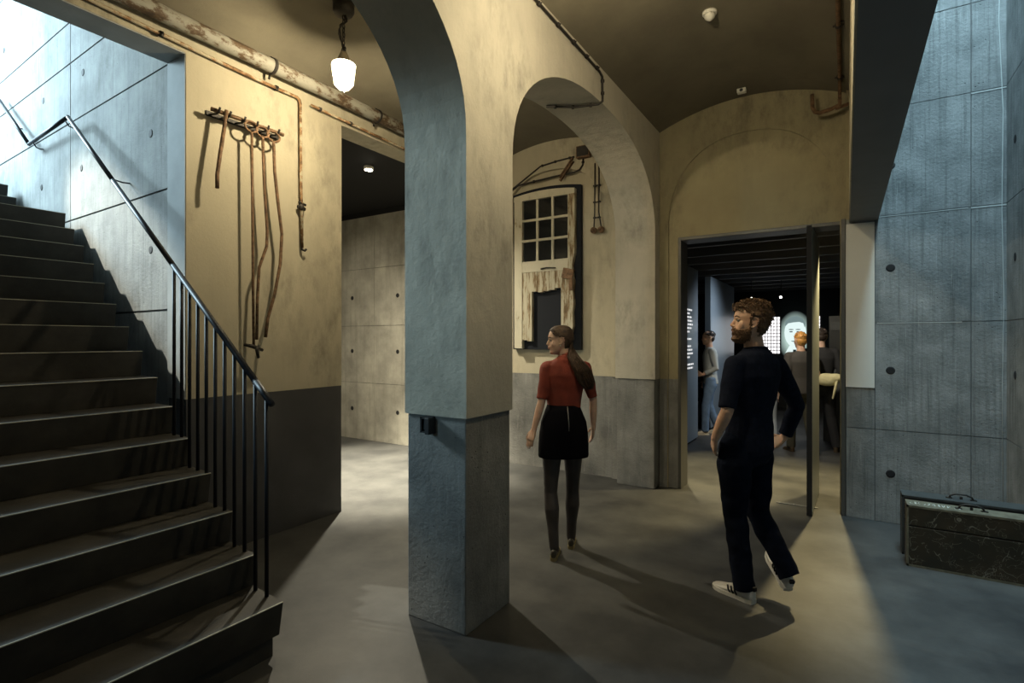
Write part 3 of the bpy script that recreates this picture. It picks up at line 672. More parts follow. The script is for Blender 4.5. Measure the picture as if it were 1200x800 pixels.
for x, x2 in ((-2.455, -2.468), (-2.405, -2.375)):
    m_ = MB(O); m_.tube([(x, 5.69, 3.62), (x-.003, 5.69, 3.05), (x2, 5.69, 2.87)], .008, n=8); m_.build('conduit', M['darkiron'], o)
    for z in (3.36, 3.17, 2.99):
        m_ = MB(O); m_.box((x-.02, 5.68, z-.008), (x+.02, 5.70, z+.008)); m_.build('clip', M['darkiron'], o)
    m_ = MB(O); m_.tube([(x2, 5.70, 2.845), (x2, 5.665, 2.845), (x2, 5.655, 2.845)], [.036, .036, .022], n=16); m_.tube([(x2, 5.657, 2.845), (x2, 5.64, 2.845)], .010, n=8); m_.build('round_switch', M['rust'], o)

# ------------------------------------------------------------------ pivot door and threshold bar
o = empty('pivot_door', (-.27, 5.78, 0), 'tall open metal pivot door standing edge-on in the doorway', 'door'); O = o.location
m_ = MB(O); m_.prism([(-.276, 5.43), (-.2545, 5.43), (-.2325, 6.30), (-.254, 6.30)], 'z', .008, 2.60); m_.build('door_leaf', M['leaf'], o, bevel=.002)
m_ = MB(O); m_.prism([(-.297, 5.43), (-.276, 5.43), (-.254, 6.31), (-.275, 6.31)], 'z', .006, 2.605); m_.build('door_core', M['beam'], o)
m_ = MB(O); m_.box((-.297, 5.418, .006), (-.254, 5.43, 2.605)); m_.build('edge_strip', M['black'], o)
o = empty('threshold_bar', (-.40, 5.70, 0), 'thin dark floor plate under the pivot door', 'floor plate'); O = o.location
m_ = MB(O); m_.box((-.57, 5.70, 0), (-.22, 5.735, .007)); m_.build('plate', M['beam'], o)
m_ = MB(O)
for x in (-.54, -.42, -.25): m_ = MB(O); m_.tube([(x, 5.717, .006), (x, 5.717, .009)], .006, n=8); m_.build('screw', M['leaf'], o)

# ------------------------------------------------------------------ trunks
def trunk(name, label, x0, x1, y0, y1, h, body, top, hx, group=None):
    o = empty(name, ((x0+x1)/2, (y0+y1)/2, 0), label, 'suitcase', group); O = o.location
    m_ = MB(O); m_.box((x0, y0, 0), (x1, y1, h*.66)); m_.build('body', body, o, bevel=.006)
    m_ = MB(O); m_.box((x0, y0, h*.67), (x1, y1, h-.004)); m_.build('lid', body, o, bevel=.006)
    m_ = MB(O); m_.box((x0+.001, y0+.004, h-.006), (x1-.001, y1-.004, h)); m_.build('top_panel', top, o, bevel=.002)
    m_ = MB(O)
    for z in (0, h-.014):
        m_.box((x0-.002, y0-.002, z), (x1+.002, y0+.010, z+.014))
    m_.box((x0-.002, y0-.002, 0), (x0+.010, y0+.010, h)); m_.box((x1-.010, y0-.002, 0), (x1+.002, y0+.010, h))
    m_.build('edge_binding', top, o)
    yc = (y0+y1)/2
    m_ = MB(O); m_.tube([(hx-.068, yc, h), (hx-.060, yc, h+.020), (hx-.03, yc, h+.034), (hx+.03, yc, h+.034), (hx+.060, yc, h+.020), (hx+.068, yc, h)], .0065, n=8); m_.build('handle', M['darkiron'], o)
    for s_ in (-1, 1):
        m_ = MB(O); m_.box((hx+s_*.068-.018, yc-.012, h-.001), (hx+s_*.068+.018, yc+.012, h+.006)); m_.build('handle_plate', M['darkiron'], o)
    m_ = MB(O); m_.box((hx-.008, yc-.006, h), (hx+.008, yc+.006, h+.018)); m_.build('hasp', M['darkiron'], o)
    return o
t1 = trunk('wooden_trunk', 'scratched dark green-brown trunk with pale lettered top, front of two', .362, 1.055, 4.61, 4.775, .425, M['trunk'], M['trunktop'], .72)
t2 = trunk('wooden_trunk', 'black trunk with grey top edge standing behind the scratched one', .352, 1.055, 4.845, 5.02, .435, M['casedark'], M['casegrey'], .70)
# worn painted lettering on the trunk top, no longer legible
m_ = MB(t1.location)
x = .385
for i in range(11):
    w_ = random.choice((.013, .017, .020)); y0, y1 = 4.665, 4.715
    for s_ in range(random.choice((2, 3, 3))):
        a = (x+random.uniform(0, w_), random.choice((y0, y1))); b = (x+random.uniform(0, w_), random.choice((y0, y1, (y0+y1)/2)))
        d = Vector((b[0]-a[0], b[1]-a[1], 0)); d = d.normalized() if d.length > .003 else Vector((0, 1, 0)); nn = Vector((-d.y, d.x, 0))*.0022
        a3, b3 = Vector((a[0], a[1], .4262)), Vector((b[0], b[1]+.004, .4262))
        m_.add([a3+nn, b3+nn, b3-nn, a3-nn], [(0, 1, 2, 3)])
    x += w_+.008
m_.build('worn_lettering', plain('faded_white_paint', (.6, .62, .58), .8), t1)

# ------------------------------------------------------------------ exhibition room contents
def exhibit_panel(y0, y1, label):
    o = empty('exhibit_panel', (-2.05, (y0+y1)/2, 0), label, 'display panel'); O = o.location
    m_ = MB(O); m_.box((-2.10, y0, .03), (-2.0, y1, 2.69)); m_.build('board', M['panel'], o, bevel=.004)
    m_ = MB(O); m_.box((-2.08, y0+.03, 0), (-2.02, y1-.03, .03)); m_.build('foot', M['black'], o)
    return o
ep = exhibit_panel(7.25, 8.74, 'blue-grey display panel with white text just inside the doorway')
exhibit_panel(9.69, 11.98, 'tall blue-grey display panel behind the man in the grey sweater')
m_ = MB(ep.location)
for i in range(17):
    if i in (7, 9, 14): continue
    z = 2.02-.055*i; e = 8.28+random.uniform(-.10, .17); y = 7.35
    while y < e:
        q = min(e, y+random.uniform(.05, .16)); m_.box((-1.999, y, z), (-1.997, q, z+.026)); y = q+.03
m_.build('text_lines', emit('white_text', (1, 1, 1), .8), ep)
M['lightbox'] = emit('lit_portrait_tile', (1, .97, .98), 1.6)
def tilegrid(x1, cols, label, rows=11):
    o = empty('portrait_grid', (x1-.03*cols, 13.4, 1.7), label, 'light box'); O = o.location
    m_ = MB(O); m_.box((x1-.063*cols-.02, 13.40, 1.24), (x1+.02, 13.46, 2.12)); m_.build('backboard', M['black'], o)
    for c in range(cols):
        m_ = MB(O)
        for r_ in range(rows):
            z = 1.27+.0765*r_; x = x1-.063*(c+1)
            m_.box((x+.007, 13.385, z), (x+.054, 13.40, z+.062))
        m_.build('tile_column', M['lightbox'], o)
    return o
tilegrid(-1.26, 9, 'large grid of small lit tiles beside the man\'s head')
tilegrid(-.47, 3, 'narrow grid of small lit tiles seen past the door edge')
# glowing portrait of a smiling man on the back wall
def halo():
    m, nt, p = nm('portrait_glow'); N, L = nt.nodes, nt.links
    tc = N.new('ShaderNodeTexCoord'); g = N.new('ShaderNodeTexGradient'); g.gradient_type = 'SPHERICAL'
    mp = N.new('ShaderNodeMapping'); mp.inputs['Scale'].default_value = (2.75, 1, 1.75); L.new(tc.outputs['Object'], mp.inputs['Vector']); L.new(mp.outputs[0], g.inputs[0])
    r = N.new('ShaderNodeValToRGB'); r.color_ramp.elements[0].position = .0; r.color_ramp.elements[0].color = (0, 0, 0, 1); r.color_ramp.elements[1].position = .45; r.color_ramp.elements[1].color = (.45, .6, .55, 1)
    L.new(g.outputs[0], r.inputs[0]); p.inputs['Base Color'].default_value = (0, 0, 0, 1); L.new(r.outputs[0], p.inputs['Emission Color']); p.inputs['Emission Strength'].default_value = 1.0
    return m
o = empty('lit_portrait', (-.96, 13.4, 1.66), 'glowing pale portrait of a short-haired man on back wall', 'light box'); O = o.location
def disc(cx, cz, rx, rz_, y, mat, name, a0=0, a1=360, n=28):
    m_ = MB(O); P = [(cx+rx*math.cos(R(a0+(a1-a0)*i/n)), cz+rz_*math.sin(R(a0+(a1-a0)*i/n))) for i in range(n)]; m_.prism(P, 'y', y, y+.012); return m_.build(name, mat, o)
disc(-.96, 1.66, .37, .58, 13.425, halo(), 'glow_board')
skin_l = emit('portrait_light', (.80, .95, .93), 1.0); dk = emit('portrait_dark', (.03, .05, .05), .5); md = emit('portrait_mid', (.30, .42, .42), .6)
disc(-.96, 1.74, .215, .33, 13.41, skin_l, 'face')
m_ = MB(O); P = [(-1.16, 1.88), (-1.15, 2.0), (-1.05, 2.09), (-.93, 2.11), (-.82, 2.06), (-.76, 1.95), (-.77, 1.85), (-.80, 1.95), (-.88, 1.98), (-1.0, 1.97), (-1.10, 1.95)]; m_.prism(P, 'y', 13.395, 13.407); m_.build('hair', md, o)
for x in (-1.04, -.90): disc(x, 1.76, .035, .012, 13.395, dk, 'eye'); disc(x, 1.81, .05, .010, 13.395, dk, 'eyebrow')
m_ = MB(O); m_.prism([(-.985, 1.64), (-.94, 1.64), (-.96, 1.66)], 'y', 13.395, 13.405); m_.build('nose', dk, o)
disc(-.97, 1.56, .07, .028, 13.395, md, 'mouth', 180, 360)
m_ = MB(O); P = [(-1.06, 1.47), (-1.12, 1.36), (-1.18, 1.22), (-.99, 1.10), (-.80, 1.22), (-.84, 1.38), (-.88, 1.47)]; m_.prism(P, 'y', 13.413, 13.42); m_.build('collar', skin_l, o)
m_ = MB(O); m_.prism([(-1.0, 1.36), (-.94, 1.36), (-.93, 1.12), (-.98, 1.08), (-1.02, 1.14)], 'y', 13.402, 13.41); m_.build('tie', dk, o)

o = empty('display_wall', (1.2, 9.7, 0), 'low grey display wall with dark screen behind the door', 'display wall'); O = o.location
m_ = MB(O); m_.box((-.30, 9.6, 0), (3.2, 9.8, 1.22)); m_.build('grey_base', M['greywall'], o)
m_ = MB(O); m_.box((-.22, 9.62, 1.22), (3.2, 9.8, 1.95)); m_.build('screen', plain('dark_screen', (.03, .033, .036), .3), o)
m_ = MB(O); m_.box((-.20, 9.60, 1.73), (1.0, 9.62, 1.86)); m_.build('header_strip', M['casegrey'], o)
for x, y, l in ((-1.02, 11.0, 'tiny spotlight above the glowing portrait'), (-1.52, 11.0, 'tiny spotlight above the large tile grid')):
    o = empty('track_spotlight', (x, y, 2.7), l, 'spotlight'); O = o.location
    m_ = MB(O); m_.tube([(x, y, 2.71), (x, y, 2.45)], .008, n=6); m_.tube([(x, y+.05, 2.43), (x, y-.05, 2.37)], .03, n=12); m_.build('housing', M['black'], o)
    m_ = MB(O); m_.tube([(x, y-.052, 2.369), (x, y-.056, 2.367)], .024, n=12); m_.build('lens', emit('small_lens', (1, .95, .85), 5), o)

# ------------------------------------------------------------------ people
def skinmat(name, col):
    m = plain(name, col, .5, var=.12, scale=25); p = m.node_tree.nodes['Principled BSDF']
    p.inputs['Subsurface Weight'].default_value = .15; p.inputs['Subsurface Radius'].default_value = (.01, .004, .002); return m
def V(p): return Vector(p)
def ring_e(c, ax, ay, rx, ry, n=24, p=2.3):
    out = []
    for k in range(n):
        t = 2*math.pi*k/n; a, b = math.cos(t), math.sin(t)
        e = 2/p
        out.append(c+ax*(rx*abs(a)**e*(1 if a > 0 else -1))+ay*(ry*abs(b)**e*(1 if b > 0 else -1)))
    return out
def spine(J, t):
    "t 0 = pelvis bottom, 1 = neck base"
    pts = [V(J['pelvis']), V(J['chest']), V(J['neck'])]
    z = pts[0].z-.10+(pts[2].z-(pts[0].z-.10))*t
    if z < pts[1].z: q = (z-pts[0].z)/(pts[1].z-pts[0].z); c = pts[0].lerp(pts[1], max(-.3, q))
    else: q = (z-pts[1].z)/(pts[2].z-pts[1].z); c = pts[1].lerp(pts[2], q)
    c.z = z; return c
def torso(mb, J, prof_, grow=0.0):
    f0, f1 = V(J['fp']), V(J['fc'])
    rings = []
    for t, rx, ry, off in prof_:
        f = f0.lerp(f1, min(1, max(0, t))).normalized(); r = Vector((f.y, -f.x, 0)).normalized()
        c = spine(J, t)+f*off; rings.append(ring_e(c, r, f, rx+grow, ry+grow))
    mb.loft(rings)
def hand(mb, wr, d, side, nrm, s=1.0, curl=.5, spread=1.0):
    """wr wrist point, d direction of hand, side = towards the thumb, nrm = palm normal (curl towards)"""
    wr, d = V(wr), V(d).normalized(); side = V(side); side = (side-d*side.dot(d)).normalized(); nrm = d.cross(side)*(1 if d.cross(side).dot(V(nrm)) > 0 else -1)
    pr = []
    for t, a, b in ((-.02, .023, .018), (.0, .026, .017), (.03, .036, .015), (.06, .041, .014), (.085, .040, .012)):
        pr.append(ring_e(wr+d*t*s, side, nrm, a*s, b*s, 14, 2.6))
    mb.loft(pr)
    L_ = (.070, .080, .074, .058); B = (.029, .0105, -.0085, -.028)
    for i in range(4):
        b0 = wr+d*(.080-.004*abs(i-1.2))*s+side*B[i]*s*spread
        l = L_[i]*s; c = curl*(1+.12*i); pts = [b0-d*.01]; dd = d.copy(); p = b0
        pts.append(p)
        for q in range(3):
            a = c*(.45+.35*q); dd = (d*math.cos(a)+nrm*math.sin(a)).normalized(); p = p+dd*l*(.42, .32, .26)[q]; pts.append(p)
        mb.tube(pts, [.0088*s, .0088*s, .0082*s, .0076*s, .0062*s], n=10, round_=True)
    b0 = wr+d*.022*s+side*.026*s; t1 = b0+(d*.62+side*.72+nrm*.25).normalized()*.038*s; t2 = t1+(d*.85+side*.38+nrm*.3).normalized()*.030*s; t3 = t2+(d*.95+side*.1+nrm*.35).normalized()*.022*s
    mb.tube([b0, t1, t2, t3], [.0125*s, .0105*s, .0092*s, .0074*s], n=10, round_=True)
HS = [(.1165, .000, -.030, .012), (.112, .030, -.062, .040), (.100, .053, -.084, .056), (.082, .072, -.100, .067), (.058, .084, -.108, .0735), (.036, .090, -.110, .0755), (.024, .090, -.108, .0755),
      (.008, .080, -.104, .0735), (-.012, .081, -.098, .070), (-.034, .084, -.086, .066), (-.046, .088, -.076, .064), (-.056, .085, -.066, .061), (-.066, .085, -.056, .058), (-.078, .081, -.042, .054), (-.094, .086, -.014, .046), (-.106, .080, .006, .035), (-.113, .064, .026, .018)]
def head_rows(m=44, n=40, grow=0.0):
    """rows of points (x, y, z) in head space, top to chin"""
    out = []
    for i in range(m):
        t = i/(m-1)*(len(HS)-1); k = min(len(HS)-2, int(t)); f_ = t-k; f_ = f_*f_*(3-2*f_)*.5+f_*.5
        z, yf, yb, w_ = [HS[k][q]+(HS[k+1][q]-HS[k][q])*f_ for q in range(4)]
        row = []; yc = yb+(yf-yb)*.42
        for q in range(n):
            a = 2*math.pi*q/n; sx, cy = math.sin(a), math.cos(a)
            e = 2/2.35 if cy > 0 else 2/2.05
            x = w_*abs(sx)**(.93)*(1 if sx > 0 else -1); y = yc+((yf-yc) if cy > 0 else (yc-yb))*abs(cy)**e*(1 if cy > 0 else -1)
            d = Vector((x, y-yc*.3, z-.01)).normalized()*grow
            row.append(Vector((x, y, z))+d)
        out.append(row)
    return out
def head(mb, J, s=1.0, male=True, beard=False):
    c = V(J['head']); f = V(J['fh']).normalized(); up = V(J.get('uh', (0, 0, 1))); up = (up-f*up.dot(f)).normalized(); r = f.cross(up).normalized()
    ax = (r, f, up)
    wf_ = 1.0 if male else .94
    def P(x, y, z): return c+r*x*s*wf_+f*y*s+up*z*s
    def E(x, y, z, a, b, d, **k): mb.ell(P(x, y, z), (a*s, b*s, d*s), ax, n=18, m=12)
    mb.loft([[P(*p) for p in row] for row in head_rows()])
    # nose, lids, ears
    mb.tube([P(0, .078, .030), P(0, .080, .014), P(0, .084, -.002), P(0, .092, -.016), P(0, .0985, -.0255), P(0, .090, -.034)], [.008*s, .0095*s, .0115*s, .0115*s, .0110*s, .0085*s], n=12, round_=True)
    for q in (-1, 1):
        E(q*.0110, .0905, -.0295, .0075, .0105, .0068)
        mb.tube([P(q*.047, .070, .008), P(q*.040, .0785, .0165), P(q*.030, .0835, .018), P(q*.019, .0820, .012)], [.0028*s, .0040*s, .0042*s, .003*s], n=8, round_=True)
        E(q*.041, .053, -.024, .024, .017, .030)
        pts = [(.078, .004, .016), (.081, -.010, .027), (.083, -.026, .022), (.082, -.031, .004), (.080, -.022, -.016), (.076, -.008, -.030), (.074, .002, -.028)]
        mb.tube([P(q*a, b, d) for a, b, d in pts], [.0045*s, .0050*s, .0052*s, .0050*s, .0048*s, .0060*s, .0045*s], n=8, round_=True)
        E(q*.075, -.012, -.002, .0050, .018, .024); E(q*.079, -.004, -.004, .004, .006, .008)
    E(0, .0885, -.0500, .021, .0070, .0050); E(0, .0870, -.0600, .018, .0075, .0062)
    return P, ax
def head_shell(mb, H, keep, grow, rough=.0, th=.007, seed=0, m=60, n=64):
    """patch of hair or beard that follows the head, with thickness"""
    R0, R1 = head_rows(m, n, 0.0), head_rows(m, n, grow)
    for i in range(m):
        for q in range(n):
            p = R1[i][q]; k = noise.noise(Vector((p.x, p.y, p.z))*55+Vector((seed, 0, 0)))*rough
            R1[i][q] = p+(p-R0[i][q])*(k/max(grow, .001)) if grow else p
    ok = [[keep(*R0[i][q]) for q in range(n)] for i in range(m)]
    vs = [H(*R1[a][b]) for a in range(m) for b in range(n)]+[H(*(R0[a][b]*.97)) for a in range(m) for b in range(n)]; K = m*n
    F = set((i, q) for i in range(m-1) for q in range(n) if ok[i][q] and ok[i+1][q] and ok[i][(q+1) % n] and ok[i+1][(q+1) % n])
    fs = []
    for i, q in F:
        q2 = (q+1) % n; A, B, C, D_ = i*n+q, (i+1)*n+q, (i+1)*n+q2, i*n+q2
        fs += [(A, B, C, D_), (D_+K, C+K, B+K, A+K)]
        if (i-1, q) not in F: fs.append((A, D_, D_+K, A+K))
        if (i+1, q) not in F: fs.append((C, B, B+K, C+K))
        if (i, (q-1) % n) not in F: fs.append((B, A, A+K, B+K))
        if (i, q2) not in F: fs.append((D_, C, C+K, D_+K))
    used = sorted(set(v for f_ in fs for v in f_)); ix = {v: k for k, v in enumerate(used)}
    mb.add([vs[v] for v in used], [[ix[v] for v in f_] for f_ in fs], True)
    return R1, ok
def shoe_frame(J, s_, ah=.095):
    an, to = V(J['an'+s_]), V(J['to'+s_]); d = to-an; d.z = 0; d.normalize(); up = Vector((0, 0, 1)); r = d.cross(up)
    pitch = J.get('pitch'+s_, 0); q = Matrix.Rotation(-R(pitch), 3, r); d2 = q @ d; u2 = q @ up
    return an-u2*(an.z if not pitch else ah), d2, r, u2
def figure(name, label, root, J, st):
    o = empty(name, root, label, 'person', st.get('group')); O = o.location
    J = dict(J); vx = st.get('voxel', .006); hv = st.get('voxel', .0045)
    sc = st.get('s', 1.0); male = st['male']
    g = .0
    # body: one continuous skin
    b = MB(O)
    if male:
        TP = [(0.0, .120, .085, -.01), (.12, .158, .105, -.015), (.25, .155, .100, -.005), (.42, .140, .090, 0), (.60, .158, .100, 0), (.78, .175, .108, -.005), (.90, .160, .090, -.005), (.97, .105, .070, -.005), (1.0, .065, .058, 0)]
    else:
        TP = [(0.0, .120, .085, -.015), (.12, .160, .105, -.025), (.25, .150, .098, -.012), (.42, .112, .078, 0), (.62, .130, .092, .008), (.78, .142, .092, .0), (.90, .130, .075, -.005), (.97, .085, .060, -.005), (1.0, .052, .050, 0)]
    TP = [(t, a*sc, c*sc, e*sc) for t, a, c, e in TP]
    torso(b, J, TP, -.006)
    H, ax = head(b, J, st.get('hs', 1.0), male)
    nk = V(J['neck']); b.tube([nk-Vector((0, 0, .05)), nk+(V(J['head'])-nk)*.35, H(0, -.018, -.05)], [.062*sc if male else .050*sc, .056*sc if male else .045*sc, .052*sc if male else .043*sc], n=16)
    k = 1.0 if male else .80
    LR = {}
    for s_ in 'LR':
        sh, el, wr, hd = (V(J[q+s_]) for q in ('sh', 'el', 'wr', 'hd'))
        b.tube([sh, sh.lerp(el, .35), el, el.lerp(wr, .3), wr], [.050*k*sc, .046*k*sc, .036*k*sc, .037*k*sc, .024*k*sc], n=16, round_=True)
        d = hd-wr
        if ('hide'+s_) not in st:
            hand(b, wr, d, J.get('th'+s_, J['fp']), J.get('pn'+s_, (0, 0, -1)), .98*sc if male else .88*sc, st.get('curl', .5))
        hp, kn, an, to = (V(J[q+s_]) for q in ('hip', 'kn', 'an', 'to'))
        kk = (1 if male else .93)*(.80 if st['legs'] == 'trousers' else 1)
        b.tube([hp, hp.lerp(kn, .35), hp.lerp(kn, .8), kn, kn.lerp(an, .3)+(V(J['fp'])*-.012), kn.lerp(an, .65), an], [.085*kk*sc, .075*kk*sc, .054*kk*sc, .050*kk*sc, .054*kk*sc, .040*kk*sc, .034*kk*sc], n=18, round_=True)
        fb, fd, fr, fu = shoe_frame(J, s_)
        b.tube([an, fb+fd*.045*sc+fu*.042*sc, fb+fd*.13*sc+fu*.030*sc], [.030*sc, .024*sc, .018*sc], n=12, round_=True)
    body = b.build('body', st['skin'], o, remesh=hv, smooth=2)
    # eyes
    if st.get('face', True):
        for q in (-1, 1):
            m_ = MB(O); m_.ell(H(q*.031, .0665, .006), (.0125, .0125, .0115), ax, n=14, m=10); e = m_.build('eye', plain('eye_white', (.30, .28, .26), .4), o)
            m_ = MB(O); m_.ell(H(q*.031, .0770, .006), (.0058, .0030, .0058), ax, n=12, m=6); m_.build('iris', plain('iris', (.05, .03, .02), .2), e)
            m_ = MB(O); m_.tube([H(q*.050, .070, .026), H(q*.036, .083, .032), H(q*.018, .089, .028)], [.0022, .0034, .0026], n=8, round_=True); m_.build('eyebrow', st['hair'], o)
        m_ = MB(O); m_.ell(H(0, .0915, -.0500), (.018, .0055, .0035), ax, n=14, m=8); m_.ell(H(0, .0905, -.0600), (.016, .0055, .0042), ax, n=14, m=8); m_.build('lips', plain('lip_colour', (.36, .14, .10) if not male else (.34, .15, .11), .45), o)
    # top
    t_ = MB(O)
    tp = [q for q in TP if q[0] >= st.get('top_from', .07)]
    torso(t_, J, [(st.get('top_from', .07)-.005, tp[0][1]*1.0, tp[0][2], tp[0][3])]+tp+([(1.02, .060*sc if male else .046*sc, .052*sc if male else .046*sc, 0)]), st.get('tg', .012))
    for s_ in 'LR':
        sh, el, wr = (V(J[q+s_]) for q in ('sh', 'el', 'wr')); kk = k
        ck = V(J['neck'])-Vector((0, 0, .045*sc))
        t_.tube([ck.lerp(sh, .25), ck.lerp(sh, .7), sh], [.050*sc*k, .056*sc*k, .060*sc*k], n=16, round_=True)
        ln = st['sleeve'+s_]
        pts = [sh, sh.lerp(el, .4), sh.lerp(el, min(1, ln))]; rr = [.061*kk*sc, .060*kk*sc, .053*kk*sc if ln >= 1 else .050*kk*sc]
        if ln > 1: pts += [el.lerp(wr, ln-1)]; rr += [.042*kk*sc]
        t_.tube(pts, rr, n=18)
    tt = t_.build('top', st['topm'], o, remesh=vx, smooth=3)
    if st.get('wrinkle', True):
        tx = bpy.data.textures.get('folds') or bpy.data.textures.new('folds', 'CLOUDS'); tx.noise_scale = .11; tx.noise_depth = 1
        dm = tt.modifiers.new('d', 'DISPLACE'); dm.texture = tx; dm.strength = .016; dm.mid_level = .5; dm.texture_coords = 'LOCAL'
    tt.name = st.get('topname', 'shirt')
    # legs
    if st['legs'] == 'trousers':
        l_ = MB(O)
        torso(l_, J, [(-.03, .105*sc, .080*sc, -.01), (.06, .150*sc, .100*sc, -.015), (.14, .160*sc, .106*sc, -.015), (.24, .150*sc, .098*sc, -.005), (.30, .143*sc, .092*sc, 0)], .009)
        for s_ in 'LR':
            hp, kn, an = (V(J[q+s_]) for q in ('hip', 'kn', 'an')); w0 = st.get('legw', 1.0)
            hem = an+(an-kn).normalized()*.035
            l_.tube([hp.lerp(V(J['pelvis']), .35)+Vector((0, 0, .15)), hp+Vector((0, 0, .07)), hp-Vector((0, 0, .03)), hp.lerp(kn, .35), hp.lerp(kn, .8), kn, kn.lerp(an, .35), kn.lerp(an, .7), hem], [.060*w0*sc, .088*w0*sc, .100*w0*sc, .090*w0*sc, .073*w0*sc, .069*w0*sc, .066*w0*sc, .062*w0*sc, .062*w0*sc], n=20)
        lo = l_.build('trousers', st['legm'], o, remesh=vx, smooth=3)
        if st.get('wrinkle', True):
            dm = lo.modifiers.new('d', 'DISPLACE'); dm.texture = bpy.data.textures['folds']; dm.strength = .022; dm.texture_coords = 'LOCAL'
    else:
        l_ = MB(O)
        for s_ in 'LR':
            hp, kn, an, to = (V(J[q+s_]) for q in ('hip', 'kn', 'an', 'to')); kk = .93
            l_.tube([hp, hp.lerp(kn, .35), hp.lerp(kn, .8), kn, kn.lerp(an, .3)+(V(J['fp'])*-.012), kn.lerp(an, .65), an], [r_*kk+.003 for r_ in (.085, .076, .055, .050, .055, .041, .035)], n=18, round_=True)
            fb, fd, fr, fu = shoe_frame(J, s_)
            l_.tube([an, fb+fd*.045+fu*.045, fb+fd*.10+fu*.034], [.036, .032, .022], n=12, round_=True)
        l_.build('tights', st['tights'], o, remesh=.006, smooth=2)
        l_ = MB(O)
        pv = V(J['pelvis']); f = V(J['fp']); r = Vector((f.y, -f.x, 0))
        rings = []
        for z, rx, ry, of in ((1.105, .118, .090, .0), (1.06, .135, .104, -.005), (.98, .166, .122, -.018), (.90, .178, .124, -.016), (.82, .184, .124, -.01), (.735, .186, .126, -.005), (.725, .184, .124, -.005)):
            rings.append(ring_e(Vector((pv.x, pv.y, z))+f*of, r, f, rx, ry, 40))
        l_.loft(rings); sk = l_.build('skirt', st['legm'], o)
        l_ = MB(O); zb = [Vector((pv.x, pv.y, z))-f*(ry+.001-of)+r*.012 for z, ry, of in ((1.10, .090, .0), (1.06, .104, -.005), (.98, .122, -.018), (.93, .124, -.017))]
        l_.tube(zb, .0035, n=6); l_.build('zip', plain('zip_metal', (.35, .34, .33), .4, .8), sk)
    # shoes
    for s_ in 'LR':
        base, d2, rr_, u2 = shoe_frame(J, s_)
        Ls = st.get('shoe', .29)*sc
        def SP(x, y, z): return base+rr_*x+d2*y+u2*z
        w1 = st.get('shoew', 1.0)
        outline = [(-.07, .010), (-.066, .026), (-.03, .036), (.03, .036), (.09, .043), (.135, .046), (.175, .040), (.205, .024), (.215, .006)]
        ksc = Ls/.285
        sh_ = MB(O); rings = []
        secs = [(-.070, .020, .070), (-.062, .030, .090), (-.035, .036, .098), (.0, .037, .094), (.04, .037, .084), (.09, .043, .066), (.135, .045, .052), (.175, .039, .044), (.200, .026, .036), (.212, .010, .026)]
        for y, hw, ht in secs:
            zt_ = ht*ksc; rg = []
            for i in range(16):
                t = 2*math.pi*i/16; rg.append(SP(math.cos(t)*hw*ksc*w1*(1 if math.sin(t) < .2 else .86), y*ksc, .012+max(0, (zt_-.012)*(.5+.5*math.sin(t)))))
            rings.append(rg)
        sh_.loft(rings); so_ = sh_.build('shoe', st['shoem'], o, bevel=0)
        so_.modifiers.new('s', 'SUBSURF').render_levels = 1
        sl = MB(O); P = outline+[(a, -b) for a, b in reversed(outline)]
        lo_, hi_ = [SP(b*ksc*1.04*w1, a*ksc, 0) for a, b in P], [SP(b*ksc*1.04*w1, a*ksc, .024) for a, b in P]; n_ = len(P)
        sl.add(lo_+hi_, [tuple(range(n_)), tuple(reversed(range(n_, 2*n_)))]+[(i, (i+1) % n_, (i+1) % n_+n_, i+n_) for i in range(n_)])
        sl.build('sole', st['solem'], so_)
        if st.get('stripes'):
            for yy in (.035, .058, .081):
                sp = MB(O)
                for sg in (-1, 1):
                    sp.tube([SP(sg*.038*ksc, yy-.012, .028), SP(sg*.040*ksc, yy, .045), SP(sg*.033*ksc, yy+.008, .066)], .0055, n=6)
                sp.build('stripe', M['rail'], so_)
            sp = MB(O); sp.box(*[tuple(v) for v in (Vector((-.014, -.010, -.012)), Vector((.014, .008, .012)))]); ro = Matrix((rr_, d2, u2)).transposed()
            c = SP(0, -.068*ksc, .088); sp.v = [c+ro @ v for v in sp.v]; sp.build('heel_tab', M['rail'], so_, bevel=.003)
    return o, H, ax, O

# --- the man in navy
def lock(mb, H, x, y, z, r, L_=.05, rad=.006):
    pts = []; a0 = random.uniform(0, 6.28); ax_ = Vector((random.uniform(-1, 1), random.uniform(-1, 1), random.uniform(-.6, .6))).normalized()
    u, v = perp(ax_)
    c = H(x, y, z)
    for i in range(8):
        t = a0+i*.75; pts.append(c+u*math.cos(t)*r+v*math.sin(t)*r+ax_*(i-3.5)*.0025)
    mb.tube(pts, [rad*.6]+[rad]*6+[rad*.4], n=6, round_=True)
hair_brown = plain('curly_brown_hair', (.115, .062, .026), .6, var=.5, scale=60)
skin_a = skinmat('fair_skin', (.62, .38, .26))
navy = plain('navy_knit', (.009, .012, .024), .95, spec=.1, var=.25, scale=40, bump=.3, bscale=300)
navy2 = plain('dark_navy_trousers', (.006, .009, .019), .95, spec=.08, var=.2, scale=20, bump=.2, bscale=200)
